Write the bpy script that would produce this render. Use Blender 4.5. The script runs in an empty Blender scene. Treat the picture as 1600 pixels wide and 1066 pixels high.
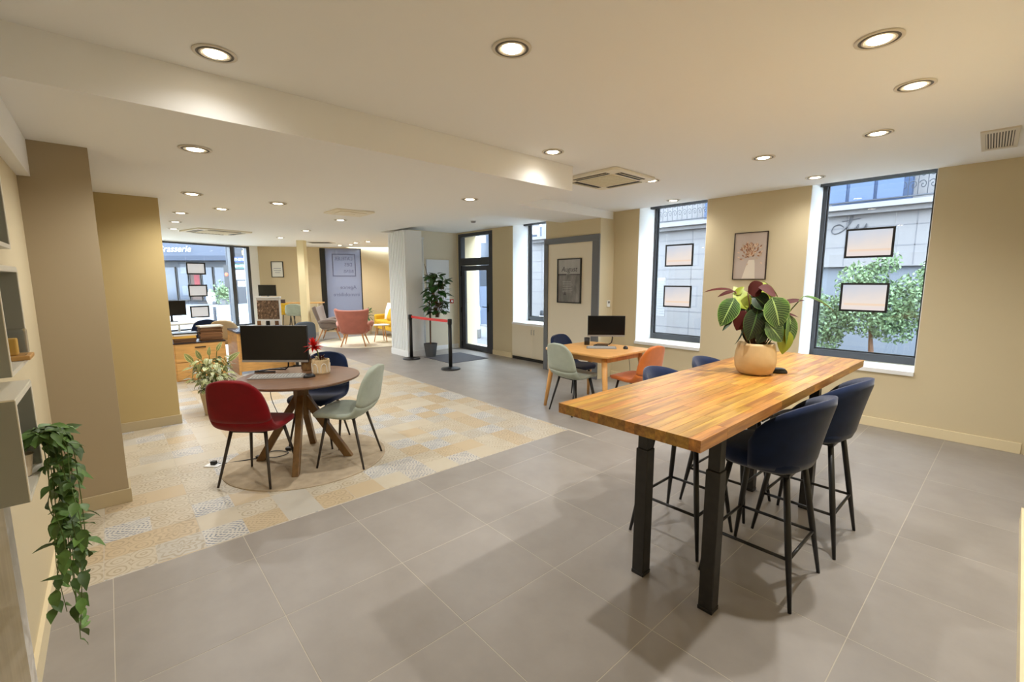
import bpy, bmesh, math, random
from mathutils import Vector, Matrix
from mathutils.geometry import delaunay_2d_cdt
random.seed(7)
R = math.radians
sc = bpy.context.scene
COL = sc.collection

# ------------------------------------------------------------------ camera
CAM = Vector((3.36414, 0.11501, 1.5601)); YAW = R(47.98154); PITCH = R(-7.74135)
cam = bpy.data.cameras.new('camera'); cam.sensor_width = 36; cam.lens = 706.278/1600*36
cam.shift_x = -8.343/1600; cam.shift_y = 1.918/1600; cam.clip_start = 0.02; cam.clip_end = 300
co = bpy.data.objects.new('camera', cam); COL.objects.link(co)
fw = Vector((-math.sin(YAW)*math.cos(PITCH), math.cos(YAW)*math.cos(PITCH), math.sin(PITCH)))
rt = Vector((math.cos(YAW), math.sin(YAW), 0)); up = rt.cross(fw)
mw = Matrix((rt, up, -fw)).transposed().to_4x4(); mw.translation = CAM
co.matrix_world = mw
sc.camera = co

# ------------------------------------------------------------------ world, exposure
w = bpy.data.worlds.new('world'); sc.world = w; w.use_nodes = True
bg = w.node_tree.nodes['Background']; bg.inputs[0].default_value = (0.72, 0.86, 1.0, 1); bg.inputs[1].default_value = 13.0
sc.view_settings.view_transform = 'Standard'; sc.view_settings.look = 'None'
sc.view_settings.exposure = 0.36; sc.view_settings.gamma = 1.0; sc.view_settings.use_curve_mapping = False
SPOT_W = 50.0; SPOT_COL = (1.0, 0.99, 0.97)

# ------------------------------------------------------------------ materials
def lin(c):
    return tuple((v/255/12.92 if v/255 <= .04045 else ((v/255+.055)/1.055)**2.4) for v in c[:3]) + (1,)
class V:                                            # tiny node-expression helper
    def __init__(s, nt, sock): s.nt, s.s = nt, sock
    def _m(s, op, b=None, c=None, rev=False):
        n = s.nt.nodes.new('ShaderNodeMath'); n.operation = op
        args = [s, b, c] if not rev else [b, s, c]
        for i, a in enumerate(args):
            if a is None: continue
            if isinstance(a, V): s.nt.links.new(a.s, n.inputs[i])
            else: n.inputs[i].default_value = a
        return V(s.nt, n.outputs[0])
    def __add__(s, b): return s._m('ADD', b)
    def __sub__(s, b): return s._m('SUBTRACT', b)
    def __rsub__(s, b): return s._m('SUBTRACT', b, rev=True)
    def __mul__(s, b): return s._m('MULTIPLY', b)
    def __truediv__(s, b): return s._m('DIVIDE', b)
    def f(s, op, b=None): return s._m(op, b)
    def gt(s, b): return s._m('GREATER_THAN', b)
    def lt(s, b): return s._m('LESS_THAN', b)
def newmat(name):
    m = bpy.data.materials.new(name); m.use_nodes = True
    return m, m.node_tree, m.node_tree.nodes['Principled BSDF']
def noise(nt, vec, scale, detail=3, rough=.5, dim='3D'):
    n = nt.nodes.new('ShaderNodeTexNoise'); n.inputs['Scale'].default_value = scale
    n.inputs['Detail'].default_value = detail; n.inputs['Roughness'].default_value = rough
    if vec: nt.links.new(vec, n.inputs['Vector'])
    return n
def mixc(nt, fac, a, b, mode='MIX'):
    n = nt.nodes.new('ShaderNodeMix'); n.data_type = 'RGBA'; n.blend_type = mode
    for k, v in ((0, fac), (6, a), (7, b)):
        if isinstance(v, V): nt.links.new(v.s, n.inputs[k])
        elif hasattr(v, 'links'): nt.links.new(v, n.inputs[k])
        else: n.inputs[k].default_value = v
    return n.outputs[2]
def mapping(nt, scale=(1,1,1), coord='Object'):
    tc = nt.nodes.new('ShaderNodeTexCoord'); mp = nt.nodes.new('ShaderNodeMapping')
    mp.inputs['Scale'].default_value = scale; nt.links.new(tc.outputs[coord], mp.inputs[0]); return mp.outputs[0]
MATS = {}
def mat(name, col, rough=.55, metal=0, spec=.5, var=0, vscale=6, bump=0, bscale=60, stretch=(1,1,1), sheen=0, emit=0, coat=0, rand=0, trans=0):
    if name in MATS: return MATS[name]
    m, nt, b = newmat(name)
    b.inputs['Roughness'].default_value = rough; b.inputs['Metallic'].default_value = metal
    b.inputs['Specular IOR Level'].default_value = spec
    b.inputs['Sheen Weight'].default_value = sheen; b.inputs['Coat Weight'].default_value = coat
    c = lin(col); src = None
    if var or bump: vec = mapping(nt, stretch)
    if var:
        n = noise(nt, vec, vscale, 4)
        v = V(nt, n.outputs[0])
        src = mixc(nt, (v-.3)*2.5, tuple(x*(1-var) for x in c[:3])+(1,), tuple(min(1, x*(1+var)) for x in c[:3])+(1,))
    if rand:
        oi = nt.nodes.new('ShaderNodeObjectInfo'); h = nt.nodes.new('ShaderNodeHueSaturation')
        nt.links.new((V(nt, oi.outputs['Random'])*(2*rand)+(1-rand)).s, h.inputs['Value'])
        if src is not None: nt.links.new(src, h.inputs['Color'])
        else: h.inputs['Color'].default_value = c
        src = h.outputs[0]
    if src is not None: nt.links.new(src, b.inputs['Base Color'])
    else: b.inputs['Base Color'].default_value = c
    if bump:
        n = noise(nt, vec, bscale, 4); bp = nt.nodes.new('ShaderNodeBump'); bp.inputs['Strength'].default_value = bump; bp.inputs['Distance'].default_value = .01
        nt.links.new(n.outputs[0], bp.inputs['Height']); nt.links.new(bp.outputs[0], b.inputs['Normal'])
    if emit:
        b.inputs['Emission Color'].default_value = c; b.inputs['Emission Strength'].default_value = emit
    MATS[name] = m; return m
def woodmat(name, c1, c2, scale=(1,12,12), rough=.4, rand=.25, axis=None, coat=0):
    m, nt, b = newmat(name); vec = mapping(nt, scale)
    oi = nt.nodes.new('ShaderNodeObjectInfo'); rnd = V(nt, oi.outputs['Random'])
    add = nt.nodes.new('ShaderNodeVectorMath'); add.operation = 'ADD'; nt.links.new(vec, add.inputs[0])
    cmb = nt.nodes.new('ShaderNodeCombineXYZ')
    for i in range(3): nt.links.new((rnd*(37+i*11)).s, cmb.inputs[i])
    nt.links.new(cmb.outputs[0], add.inputs[1])
    n = noise(nt, add.outputs[0], 3.0, 6, .6)
    v = (V(nt, n.outputs[0])-.35)*2.6
    col = mixc(nt, v, lin(c1), lin(c2))
    h = nt.nodes.new('ShaderNodeHueSaturation'); nt.links.new(col, h.inputs['Color'])
    nt.links.new((rnd*(2*rand)+(1-rand)).s, h.inputs['Value'])
    nt.links.new(((rnd*7.31).f('FRACT')*.026+.489).s, h.inputs['Hue'])
    nt.links.new(h.outputs[0], b.inputs['Base Color']); b.inputs['Roughness'].default_value = rough
    b.inputs['Coat Weight'].default_value = coat; b.inputs['Coat Roughness'].default_value = .25
    MATS[name] = m; return m

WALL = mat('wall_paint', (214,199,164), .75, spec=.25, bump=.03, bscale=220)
WALLP = mat('wall_paint_pale', (232,222,200), .75, spec=.25, bump=.03, bscale=220)
WHITE = mat('white_paint', (240,241,240), .6, spec=.3)
CEIL = mat('ceiling_paint', (247,246,242), .85, spec=.15)
TRIMW = mat('skirting_paint', (230,214,176), .5, spec=.4)
DARK = mat('anthracite_aluminium', (62,64,68), .45, spec=.5)
GREYF = mat('grey_door_frame', (104,106,108), .5)
BLACK = mat('black_metal', (22,21,20), .42, spec=.5)
CHARC = mat('charcoal_steel', (34,32,30), .5, var=.25, vscale=25, bump=.05, bscale=200)
SCREEN = mat('black_screen', (6,6,7), .25, spec=.5)
BLKPL = mat('black_plastic', (16,16,17), .45)
SILV = mat('silver_plastic', (150,148,144), .45, metal=.3)
CHROME = mat('brushed_steel', (190,190,190), .25, metal=1)
NAVY = mat('navy_velvet', (9,27,60), .85, spec=.15, sheen=.3, var=.3, vscale=9)
REDV = mat('red_velvet', (118,9,15), .85, spec=.15, sheen=.12, var=.12, vscale=9)
SAGE = mat('sage_velvet', (162,170,156), .85, spec=.2, sheen=.15, var=.08, vscale=9)
ORANGE = mat('orange_velvet', (206,112,48), .8, spec=.2, sheen=.3, var=.1, vscale=9)
YELLOW = mat('mustard_fabric', (212,168,52), .85, spec=.2, var=.1, vscale=9)
PINK = mat('pink_velvet', (196,122,106), .85, spec=.2, sheen=.4, var=.1)
GREYV = mat('grey_velvet', (128,116,110), .85, spec=.2, sheen=.4, var=.1)
CREAMF = mat('cream_fabric', (206,184,148), .85, spec=.2, var=.06)
LOUNGEW = mat('beech', (206,150,96), .5, var=.12, vscale=8, stretch=(3,3,.6))
OAK = mat('oak_veneer', (214,164,96), .45, var=.14, vscale=5, stretch=(1,1,7))
OAK2 = mat('oak_table', (222,166,98), .4, var=.12, vscale=5, stretch=(1,6,1))
WALN = mat('walnut_top', (116,84,60), .32, var=.2, vscale=4, stretch=(7,1.2,1))
WALNLEG = mat('walnut_leg', (116,84,42), .42, var=.22, vscale=5, stretch=(6,6,1))
BUTCH = woodmat('butcher_block', (146,98,40), (212,156,66), (14,.9,14), .34, .24, coat=.25)
RUGM = mat('taupe_rug', (178,162,138), .95, spec=.05, var=.14, vscale=10, bump=.3, bscale=300)
RUGW = mat('ivory_rug', (232,224,204), .95, spec=.05, var=.05, bump=.3, bscale=300)
SHELFG = mat('grey_green_lacquer', (150,150,138), .5)
SHELFW = mat('cream_lacquer_edge', (232,226,208), .5)
POTB = mat('tan_ceramic', (196,166,118), .55, var=.05, vscale=20)
POTW = mat('pale_ceramic', (214,196,168), .6)
SOIL = mat('potting_soil', (40,28,20), .95, bump=.5, bscale=80)
STEM = mat('green_stem', (84,104,44), .6); STEMB = mat('brown_stem', (96,62,36), .7)
PAPER = mat('paper', (226,222,212), .8); KRAFT = mat('kraft_folder', (122,84,52), .8, rand=.35); YFOLD = mat('yellow_folder', (226,178,84), .8)
DESKB = mat('slate_blue_top', (72,80,104), .25)
REDB = mat('red_belt', (214,44,30), .7); MATM = mat('door_mat', (92,92,96), .95, bump=.3, bscale=200)
TERRA = mat('grey_pot', (84,86,88), .7)
LEAFD = mat('dark_leaf', (50,92,38), .38, spec=.5, rand=.35, var=.2, vscale=30)
LEAFV = mat('vine_leaf', (92,126,58), .5, rand=.45, var=.25, vscale=40)
ACW = mat('ac_cream', (238,230,208), .5); ACD = mat('ac_slot', (40,38,34), .7); ACG = mat('ac_grille', (222,210,176), .6)

def leafmat(name, dark, light, edge, k=14.0):        # light midrib, herringbone veins and pale margin
    m, nt, b = newmat(name); tc = nt.nodes.new('ShaderNodeTexCoord'); sp = nt.nodes.new('ShaderNodeSeparateXYZ')
    nt.links.new(tc.outputs['UV'], sp.inputs[0]); x = (V(nt, sp.outputs[0])-.5).f('ABSOLUTE')*2; y = V(nt, sp.outputs[1])
    n = noise(nt, tc.outputs['UV'], 6, 2); nn = V(nt, n.outputs[0])
    vein = (((y*k - x*3.0 + nn*.5)*1.0).f('FRACT')-.5).f('ABSOLUTE').lt(.09)
    rib = x.lt(.06); marg = x.gt(.93)
    fac = (vein*.55).f('MAXIMUM', rib*.95).f('MAXIMUM', marg*.8)
    c = mixc(nt, fac, lin(dark), lin(light)); c = mixc(nt, ((x-.45)*1.2)*((y*k*1.0-x*3.0).f('SINE')*.5+.5), c, lin(edge))
    oi = nt.nodes.new('ShaderNodeObjectInfo'); h = nt.nodes.new('ShaderNodeHueSaturation'); nt.links.new(c, h.inputs['Color'])
    nt.links.new((V(nt, oi.outputs['Random'])*.5+.75).s, h.inputs['Value'])
    nt.links.new(h.outputs[0], b.inputs['Base Color']); b.inputs['Roughness'].default_value = .42
    MATS[name] = m; return m
MARANTA = leafmat('maranta_leaf', (34,62,22), (150,176,104), (84,128,44))
BURG = mat('burgundy_leaf', (66,20,14), .7, spec=.2, rand=.3); LIME = mat('lime_leaf', (128,138,32), .5, rand=.2)
VARIEG = leafmat('variegated_leaf', (98,112,52), (238,232,180), (222,216,158), 4.0)

def glassmat(name='window_glass', tint=(.97,.985,1,1)):
    m = bpy.data.materials.new(name); m.use_nodes = True; nt = m.node_tree; nt.nodes.clear()
    o = nt.nodes.new('ShaderNodeOutputMaterial'); t = nt.nodes.new('ShaderNodeBsdfTransparent'); g = nt.nodes.new('ShaderNodeBsdfGlossy'); x = nt.nodes.new('ShaderNodeMixShader'); lw = nt.nodes.new('ShaderNodeLayerWeight')
    t.inputs[0].default_value = tint; g.inputs['Roughness'].default_value = .01
    nt.links.new((V(nt, lw.outputs['Facing']).f('POWER', 5)*.9+.035).s, x.inputs[0]); nt.links.new(t.outputs[0], x.inputs[1]); nt.links.new(g.outputs[0], x.inputs[2]); nt.links.new(x.outputs[0], o.inputs[0]); return m
GLASS = glassmat()
def frostmat():
    m = bpy.data.materials.new('frosted_film'); m.use_nodes = True; nt = m.node_tree; nt.nodes.clear()
    o = nt.nodes.new('ShaderNodeOutputMaterial'); t = nt.nodes.new('ShaderNodeBsdfTranslucent'); g = nt.nodes.new('ShaderNodeBsdfDiffuse'); x = nt.nodes.new('ShaderNodeMixShader')
    t.inputs[0].default_value = lin((150,152,162)); g.inputs[0].default_value = lin((164,164,174)); x.inputs[0].default_value = .5
    nt.links.new(t.outputs[0], x.inputs[1]); nt.links.new(g.outputs[0], x.inputs[2]); nt.links.new(x.outputs[0], o.inputs[0]); return m
FROST = frostmat()
LENS = mat('lamp_lens', (255,240,214), .4, emit=14.0)
def tilemat():                                       # grey porcelain tile
    m, nt, b = newmat('grey_tile'); oi = nt.nodes.new('ShaderNodeObjectInfo'); g = nt.nodes.new('ShaderNodeNewGeometry')
    n = noise(nt, g.outputs['Position'], 3.2, 5, .6); v = V(nt, n.outputs[0])
    c = mixc(nt, (v-.3)*2, lin((142,135,127)), lin((156,149,141)))
    h = nt.nodes.new('ShaderNodeHueSaturation'); nt.links.new(c, h.inputs['Color']); nt.links.new((V(nt, oi.outputs['Random'])*.08+.96).s, h.inputs['Value'])
    nt.links.new(h.outputs[0], b.inputs['Base Color']); b.inputs['Roughness'].default_value = .42; b.inputs['Specular IOR Level'].default_value = .5
    return m
TILE = tilemat()
PX0, PY0, PS = .289, -.037, .2258                    # patchwork print: patch size 22.6 cm
def patchmat():
    m, nt, b = newmat('patchwork_tile'); g = nt.nodes.new('ShaderNodeNewGeometry'); sp = nt.nodes.new('ShaderNodeSeparateXYZ')
    nt.links.new(g.outputs['Position'], sp.inputs[0])
    X = (V(nt, sp.outputs[0])-PX0)/PS; Y = (V(nt, sp.outputs[1])-PY0)/PS
    cx, cy = X.f('FLOOR'), Y.f('FLOOR'); u = X.f('FRACT')-.5; v = Y.f('FRACT')-.5
    cb = nt.nodes.new('ShaderNodeCombineXYZ'); nt.links.new(cx.s, cb.inputs[0]); nt.links.new(cy.s, cb.inputs[1])
    wn = nt.nodes.new('ShaderNodeTexWhiteNoise'); wn.noise_dimensions = '2D'; nt.links.new(cb.outputs[0], wn.inputs['Vector'])
    r = V(nt, wn.outputs['Value']); sc2 = nt.nodes.new('ShaderNodeSeparateColor'); nt.links.new(wn.outputs['Color'], sc2.inputs[0])
    r2, r3 = V(nt, sc2.outputs[0]), V(nt, sc2.outputs[1])
    nz = noise(nt, g.outputs['Position'], 24, 3, .6); nv = V(nt, nz.outputs[0])-.5
    nz2 = noise(nt, g.outputs['Position'], 7, 4, .6); nv2 = V(nt, nz2.outputs[0])
    uu = u + nv*.05; vv = v + nv*.05
    d = (uu*uu+vv*vv).f('SQRT'); a = vv.f('ARCTAN2', uu)
    petal = ((a*8).f('SINE')*.06 + d)
    ring = ((petal*34).f('SINE')).gt(.25)
    lat = ((uu*40).f('SINE')*(vv*40).f('SINE')+ (d*60).f('SINE')*.6).gt(.35)
    scroll = (((uu.f('ABSOLUTE')-.25)*((uu.f('ABSOLUTE')-.25))+((vv.f('ABSOLUTE')-.25)*(vv.f('ABSOLUTE')-.25))).f('SQRT')*52 + a*2).f('SINE').gt(.45)
    k1 = r2.lt(.34); k2 = r2.gt(.67)
    pat = ring*k1 + lat*k2 + scroll*((1-k1)*(1-k2))
    fade = (nv2-.24)*3.4
    fade = fade.f('MAXIMUM', 0).f('MINIMUM', 1)
    base = mixc(nt, r3, lin((188,175,152)), lin((194,185,165)))
    base = mixc(nt, r3.lt(.25)*.6, base, lin((188,164,126)))
    base = mixc(nt, r3.gt(.86)*.7, base, lin((178,174,165)))
    base = mixc(nt, (nv2-.45)*.9, base, lin((180,161,129)))
    on = r.gt(.28); blue = r.gt(.80)
    ink = mixc(nt, blue, lin((150,134,108)), lin((104,112,128)))
    base = mixc(nt, blue*.7, base, lin((196,194,188)))
    c = mixc(nt, pat*on*fade*(blue*.25+.58), base, ink)
    nt.links.new(c, b.inputs['Base Color']); b.inputs['Roughness'].default_value = .45; b.inputs['Specular IOR Level'].default_value = .4
    return m
PATCH = patchmat()
GROUT = mat('pale_grout', (188,179,164), .9)

# ------------------------------------------------------------------ mesh helpers
class MB:
    def __init__(s): s.v, s.f, s.uv = [], [], {}
    def add(s, vs, fs):
        o = len(s.v); s.v += [tuple(p) for p in vs]; s.f += [tuple(i+o for i in f) for f in fs]; return s
    def box(s, x0, x1, y0, y1, z0, z1):
        return s.add([(x0,y0,z0),(x1,y0,z0),(x1,y1,z0),(x0,y1,z0),(x0,y0,z1),(x1,y0,z1),(x1,y1,z1),(x0,y1,z1)],
                     [(0,3,2,1),(4,5,6,7),(0,1,5,4),(1,2,6,5),(2,3,7,6),(3,0,4,7)])
    def obox(s, c, u, v, w):                          # oriented box: centre and half-extent vectors
        c, u, v, w = Vector(c), Vector(u), Vector(v), Vector(w)
        P = [c+a*u+b*v+d*w for d in (-1,1) for a, b in ((-1,-1),(1,-1),(1,1),(-1,1))]
        return s.add(P, [(0,3,2,1),(4,5,6,7),(0,1,5,4),(1,2,6,5),(2,3,7,6),(3,0,4,7)])
    def quad(s, a, b, c, d): return s.add([a,b,c,d], [(0,1,2,3)])
    def tube(s, pts, r, n=8, cap=True):
        pts = [Vector(p) for p in pts]; rs = r if isinstance(r, (list, tuple)) else [r]*len(pts)
        rings = []; prev = None
        for i, p in enumerate(pts):
            t = (pts[min(i+1, len(pts)-1)]-pts[max(i-1, 0)]).normalized()
            a = prev if prev is not None else (Vector((0,0,1)) if abs(t.z) < .9 else Vector((1,0,0)))
            u = (a - t*a.dot(t)).normalized(); prev = u; v = t.cross(u)
            rings.append([p + (u*math.cos(2*math.pi*k/n)+v*math.sin(2*math.pi*k/n))*rs[i] for k in range(n)])
        V0 = [q for r_ in rings for q in r_]; F = []
        for i in range(len(pts)-1):
            for k in range(n): F.append((i*n+k, i*n+(k+1)%n, (i+1)*n+(k+1)%n, (i+1)*n+k))
        if cap: F += [tuple(range(n-1, -1, -1)), tuple(range((len(pts)-1)*n, len(pts)*n))]
        return s.add(V0, F)
    def lathe(s, prof, n=28, c=(0,0,0), capb=True, capt=True):
        V0 = [(c[0]+r*math.cos(2*math.pi*k/n), c[1]+r*math.sin(2*math.pi*k/n), c[2]+z) for r, z in prof for k in range(n)]
        F = [(i*n+k, i*n+(k+1)%n, (i+1)*n+(k+1)%n, (i+1)*n+k) for i in range(len(prof)-1) for k in range(n)]
        if capb: F.append(tuple(range(n-1, -1, -1)))
        if capt: F.append(tuple(range((len(prof)-1)*n, len(prof)*n)))
        return s.add(V0, F)
    def prism(s, poly, z0, z1):                       # polygon in XY extruded in z
        n = len(poly); V0 = [(x,y,z0) for x,y in poly]+[(x,y,z1) for x,y in poly]
        F = [tuple(range(n-1,-1,-1)), tuple(range(n,2*n))]+[(k,(k+1)%n,n+(k+1)%n,n+k) for k in range(n)]
        return s.add(V0, F)
    def mesh(s, name, smooth=False):
        me = bpy.data.meshes.new(name); me.from_pydata(s.v, [], s.f); me.update()
        if smooth:
            for p in me.polygons: p.use_smooth = True
        return me
    def build(s, name, m, parent=None, smooth=False, loc=None, rz=0, bevel=0, seg=2, fix=True):
        me = s.mesh(name, smooth); me.materials.append(m)
        if fix:
            b = bmesh.new(); b.from_mesh(me); bmesh.ops.recalc_face_normals(b, faces=b.faces); b.to_mesh(me); b.free()
            if smooth:
                for p in me.polygons: p.use_smooth = True
        o = link(name, me, parent, loc, rz)
        if bevel:
            md = o.modifiers.new('bevel', 'BEVEL'); md.width = bevel; md.segments = seg; md.limit_method = 'ANGLE'; md.angle_limit = R(40)
        return o
def autos(o, ang=40):
    for p in o.data.polygons: p.use_smooth = True
    o.data.set_sharp_from_angle(angle=R(ang)); return o
def link(name, data, parent=None, loc=None, rz=0, rot=None):
    o = bpy.data.objects.new(name, data); COL.objects.link(o)
    if parent: o.parent = parent
    if loc is not None: o.location = loc
    o.rotation_euler = rot if rot else (0,0,rz)
    return o
def tag(o, label, cat, group=None, kind=None):
    if label: o['label'] = label
    if cat: o['category'] = cat
    if group: o['group'] = group
    if kind: o['kind'] = kind
    return o
def thing(name, label, cat, loc=(0,0,0), rz=0, group=None):
    o = link(name, None, None, loc, rz); o.empty_display_size = .1
    return tag(o, label, cat, group)
def struct(o): o['kind'] = 'structure'; return o
def copy_tree(root, loc, rz, label, group=None):
    def cp(o, parent):
        c = o.copy(); COL.objects.link(c); c.parent = parent
        for ch in kids.get(o, []): cp(ch, c)
        return c
    kids = {}
    for o in bpy.data.objects:
        if o.parent: kids.setdefault(o.parent, []).append(o)
    r = cp(root, None); r.location = loc; r.rotation_euler = (0,0,rz); r['label'] = label
    if group: r['group'] = group
    return r
def text(name, body, size, m, parent, loc, rot, align='CENTER', extr=.0008, font_shear=0, sx=1):
    cu = bpy.data.curves.new(name, 'FONT'); cu.body = body; cu.size = size; cu.align_x = align; cu.align_y = 'CENTER'; cu.extrude = extr; cu.shear = font_shear
    cu.resolution_u = 3
    o = bpy.data.objects.new(name, cu); COL.objects.link(o)
    dg = bpy.context.evaluated_depsgraph_get(); me = bpy.data.meshes.new_from_object(o.evaluated_get(dg)); me.name = name
    bpy.data.objects.remove(o); me.materials.clear(); me.materials.append(m)
    q = link(name, me, parent, loc, 0, rot); q.scale = (sx, 1, 1); return q
def spline(P, n):                                     # Catmull-Rom through P, n samples, any dimension
    out = []; m = len(P)-1
    for i in range(n):
        t = i/(n-1)*m; k = min(int(t), m-1); t -= k
        p0, p1, p2, p3 = P[max(k-1,0)], P[k], P[k+1], P[min(k+2,m)]
        out.append(tuple(.5*(2*b+(c-a)*t+(2*a-5*b+4*c-d)*t*t+(3*b-a-3*c+d)*t**3) for a,b,c,d in zip(p0,p1,p2,p3)))
    return out
def frame_rect(mb, x0, x1, z0, z1, w, y0, y1, wb=None):   # rectangular frame in an XZ plane
    wb = wb or w
    mb.box(x0,x0+w,y0,y1,z0,z1); mb.box(x1-w,x1,y0,y1,z0,z1); mb.box(x0+w,x1-w,y0,y1,z1-w,z1); mb.box(x0+w,x1-w,y0,y1,z0,z0+wb); return mb

# ------------------------------------------------------------------ floor
floor = struct(MB().box(-12.6,4.4,-.6,6.9,-.12,-.0007).build('floor', GROUT))
_cache = {}
def tile(x0, x1, y0, y1, m, name, g=.0017):
    k = (round(x1-x0,3), round(y1-y0,3), m.name)
    if k not in _cache:
        a, b = (x1-x0)/2-g, (y1-y0)/2-g; e = .0005
        me = MB().add([(-a,-b,-.008),(a,-b,-.008),(a,b,-.008),(-a,b,-.008),(-a,-b,-e),(a,-b,-e),(a,b,-e),(-a,b,-e),(-a+e,-b+e,0),(a-e,-b+e,0),(a-e,b-e,0),(-a+e,b-e,0)],
             [(0,1,5,4),(1,2,6,5),(2,3,7,6),(3,0,4,7),(4,5,9,8),(5,6,10,9),(6,7,11,10),(7,4,8,11),(8,9,10,11)]).mesh(name); me.materials.append(m); _cache[k] = me
    return link(name, _cache[k], floor, ((x0+x1)/2, (y0+y1)/2, 0))
for j in range(-11, 7):
    for i in range(-1, 11):
        x0, x1, y0, y1 = j*.6, j*.6+.6, i*.6, i*.6+.6
        x1 = min(x1, 3.515 if y1 < 4.4 else 4.2); y0 = max(y0, -.23); y1 = min(y1, 6.14)
        if x0 < .3 and y1 > 3.62: y0 = max(y0, 3.62)
        elif x1 > .3: x0 = max(x0, .3)
        else: continue
        if x1-x0 > .02 and y1-y0 > .02: tile(x0, x1, y0, y1, TILE, 'grey_tile')
for k in range(0, 24):
    for m_ in range(-1, 9):
        x1 = PX0-k*2*PS; x0 = x1-2*PS; y0 = max(PY0+m_*2*PS, -.23); y1 = min(PY0+(m_+1)*2*PS, 3.618)
        if k == 0: x1 += .009
        if y1-y0 > .02: tile(x0, x1, y0, y1, PATCH, 'patterned_tile')
far = MB().box(-12.4,-6.604,3.62,6.8,-.02,0); far.box(-12.4,PX0-48*PS,-.3,3.62,-.02,0)
o = far.build('tile_field', TILE, floor); o['kind'] = 'stuff'

# ------------------------------------------------------------------ walls
FY = 6.14; ZU = 2.63
mb = MB()
for x0, x1, z0, z1 in [(-5.55,-5.33,0,2.8),(-5.33,-4.10,2.60,2.8),(-4.10,-3.46,0,2.8),(-3.46,-2.05,0,.735),(-3.46,-2.05,2.76,2.8),(-2.05,-.59,0,2.8),(-.59,.455,0,.635),(-.59,.455,2.76,2.8),(.455,1.655,0,2.8),(1.655,2.712,0,.635),(1.655,2.712,2.76,2.8),(2.712,4.3,0,2.8)]:
    mb.box(x0,x1,FY,FY+.5,z0,z1)
struct(mb.build('wall_street', WALL))
# white plastered reveals
mb = MB()
for x0, x1, zs in [(-3.46,-2.05,.735),(-.59,.455,.635),(1.655,2.712,.635)]:
    mb.box(x0,x0+.006,FY+.002,FY+.42,zs,2.758); mb.box(x1-.006,x1,FY+.002,FY+.42,zs,2.758)
struct(mb.build('trim_1', WHITE))
struct(MB().box(3.515,3.7,-.6,4.4,0,2.7).build('wall_right', WALL))
struct(MB().box(4.2,4.35,4.2,6.3,0,2.7).box(3.7,4.2,4.2,4.4,0,2.7).build('wall_alcove', WALL))
struct(MB().box(-12.5,3.6,-.45,-.23,0,2.8).build('wall_left', WALL))
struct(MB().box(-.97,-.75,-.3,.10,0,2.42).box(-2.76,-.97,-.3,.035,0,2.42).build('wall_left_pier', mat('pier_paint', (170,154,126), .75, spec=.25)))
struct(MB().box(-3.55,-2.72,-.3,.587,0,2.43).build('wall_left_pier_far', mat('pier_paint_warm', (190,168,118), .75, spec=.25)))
struct(MB().box(-.75,3.515,-.24,-.172,2.19,2.63).build('trim_2', CEIL))
struct(MB().box(-5.52,-5.40,4.9,6.2,0,2.8).build('wall_lobby', WALLP))
def along(p, q): d = Vector(q)-Vector(p); return math.atan2(d.y, d.x), d.length
# far shopfront wall (angled) and far back wall
a1, L1 = along((-10.24,-.3), (-11.80,3.50)); W0 = (-10.24,-.3,0)
S = lambda y: (y+.3)/math.sin(a1)
m1, m2 = S(2.78), S(3.22)
sw = MB().box(0,L1,0,.25,0,.28).box(0,L1,0,.25,2.535,2.75).box(m2+.03,L1,0,.25,.28,2.535).box(0,.15,0,.25,.28,2.535)
struct(sw.build('wall_far_shopfront', WHITE, None, loc=W0, rz=a1))
a2, L2 = along((-11.80,3.50), (-9.735,6.613)); E0 = (-11.80,3.50,0)
bw = MB().box(-.1,1.73,0,.2,0,2.75).box(1.73,2.92,0,.2,2.53,2.75).box(1.73,2.92,0,.2,0,.08).box(2.92,4.4,0,.2,0,2.75)
struct(bw.build('wall_far', mat('far_wall_paint', (206,186,150), .75, spec=.25), None, loc=E0, rz=a2))
a3, L3 = along((-9.6,6.66), (-5.5,6.25))
struct(MB().box(0,L3,0,.12,0,2.75).build('wall_far_return', WALL, None, loc=(-9.6,6.66,0), rz=a3))
# closet block beside the window
CLX0, CLX1, CLY = -2.2, -1.035, 5.79
struct(MB().box(CLX0,CLX1,CLY,FY+.1,0,2.66).build('wall_closet', WALL))
# baseboards
mb = MB(); mb.box(-1.03,3.5,FY-.014,FY,0,.10); struct(mb.build('baseboard_street', TRIMW, bevel=.003))
struct(MB().box(-4.10,-3.48,FY-.014,FY,0,.10).build('baseboard_entry', TRIMW))
struct(MB().box(3.502,3.515,-.2,4.412,0,.10).box(3.502,4.2,4.4,4.413,0,.1).build('baseboard_right', TRIMW))
struct(MB().box(-.75,3.5,-.23,-.214,0,.10).build('baseboard_left', TRIMW))
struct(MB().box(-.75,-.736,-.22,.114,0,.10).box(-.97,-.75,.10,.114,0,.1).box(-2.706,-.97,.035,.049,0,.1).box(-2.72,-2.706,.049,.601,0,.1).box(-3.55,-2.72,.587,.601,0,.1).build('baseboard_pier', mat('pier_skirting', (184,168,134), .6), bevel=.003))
struct(MB().box(-5.40,-5.386,4.95,6.14,0,.10).build('baseboard_lobby', WHITE))

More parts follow.
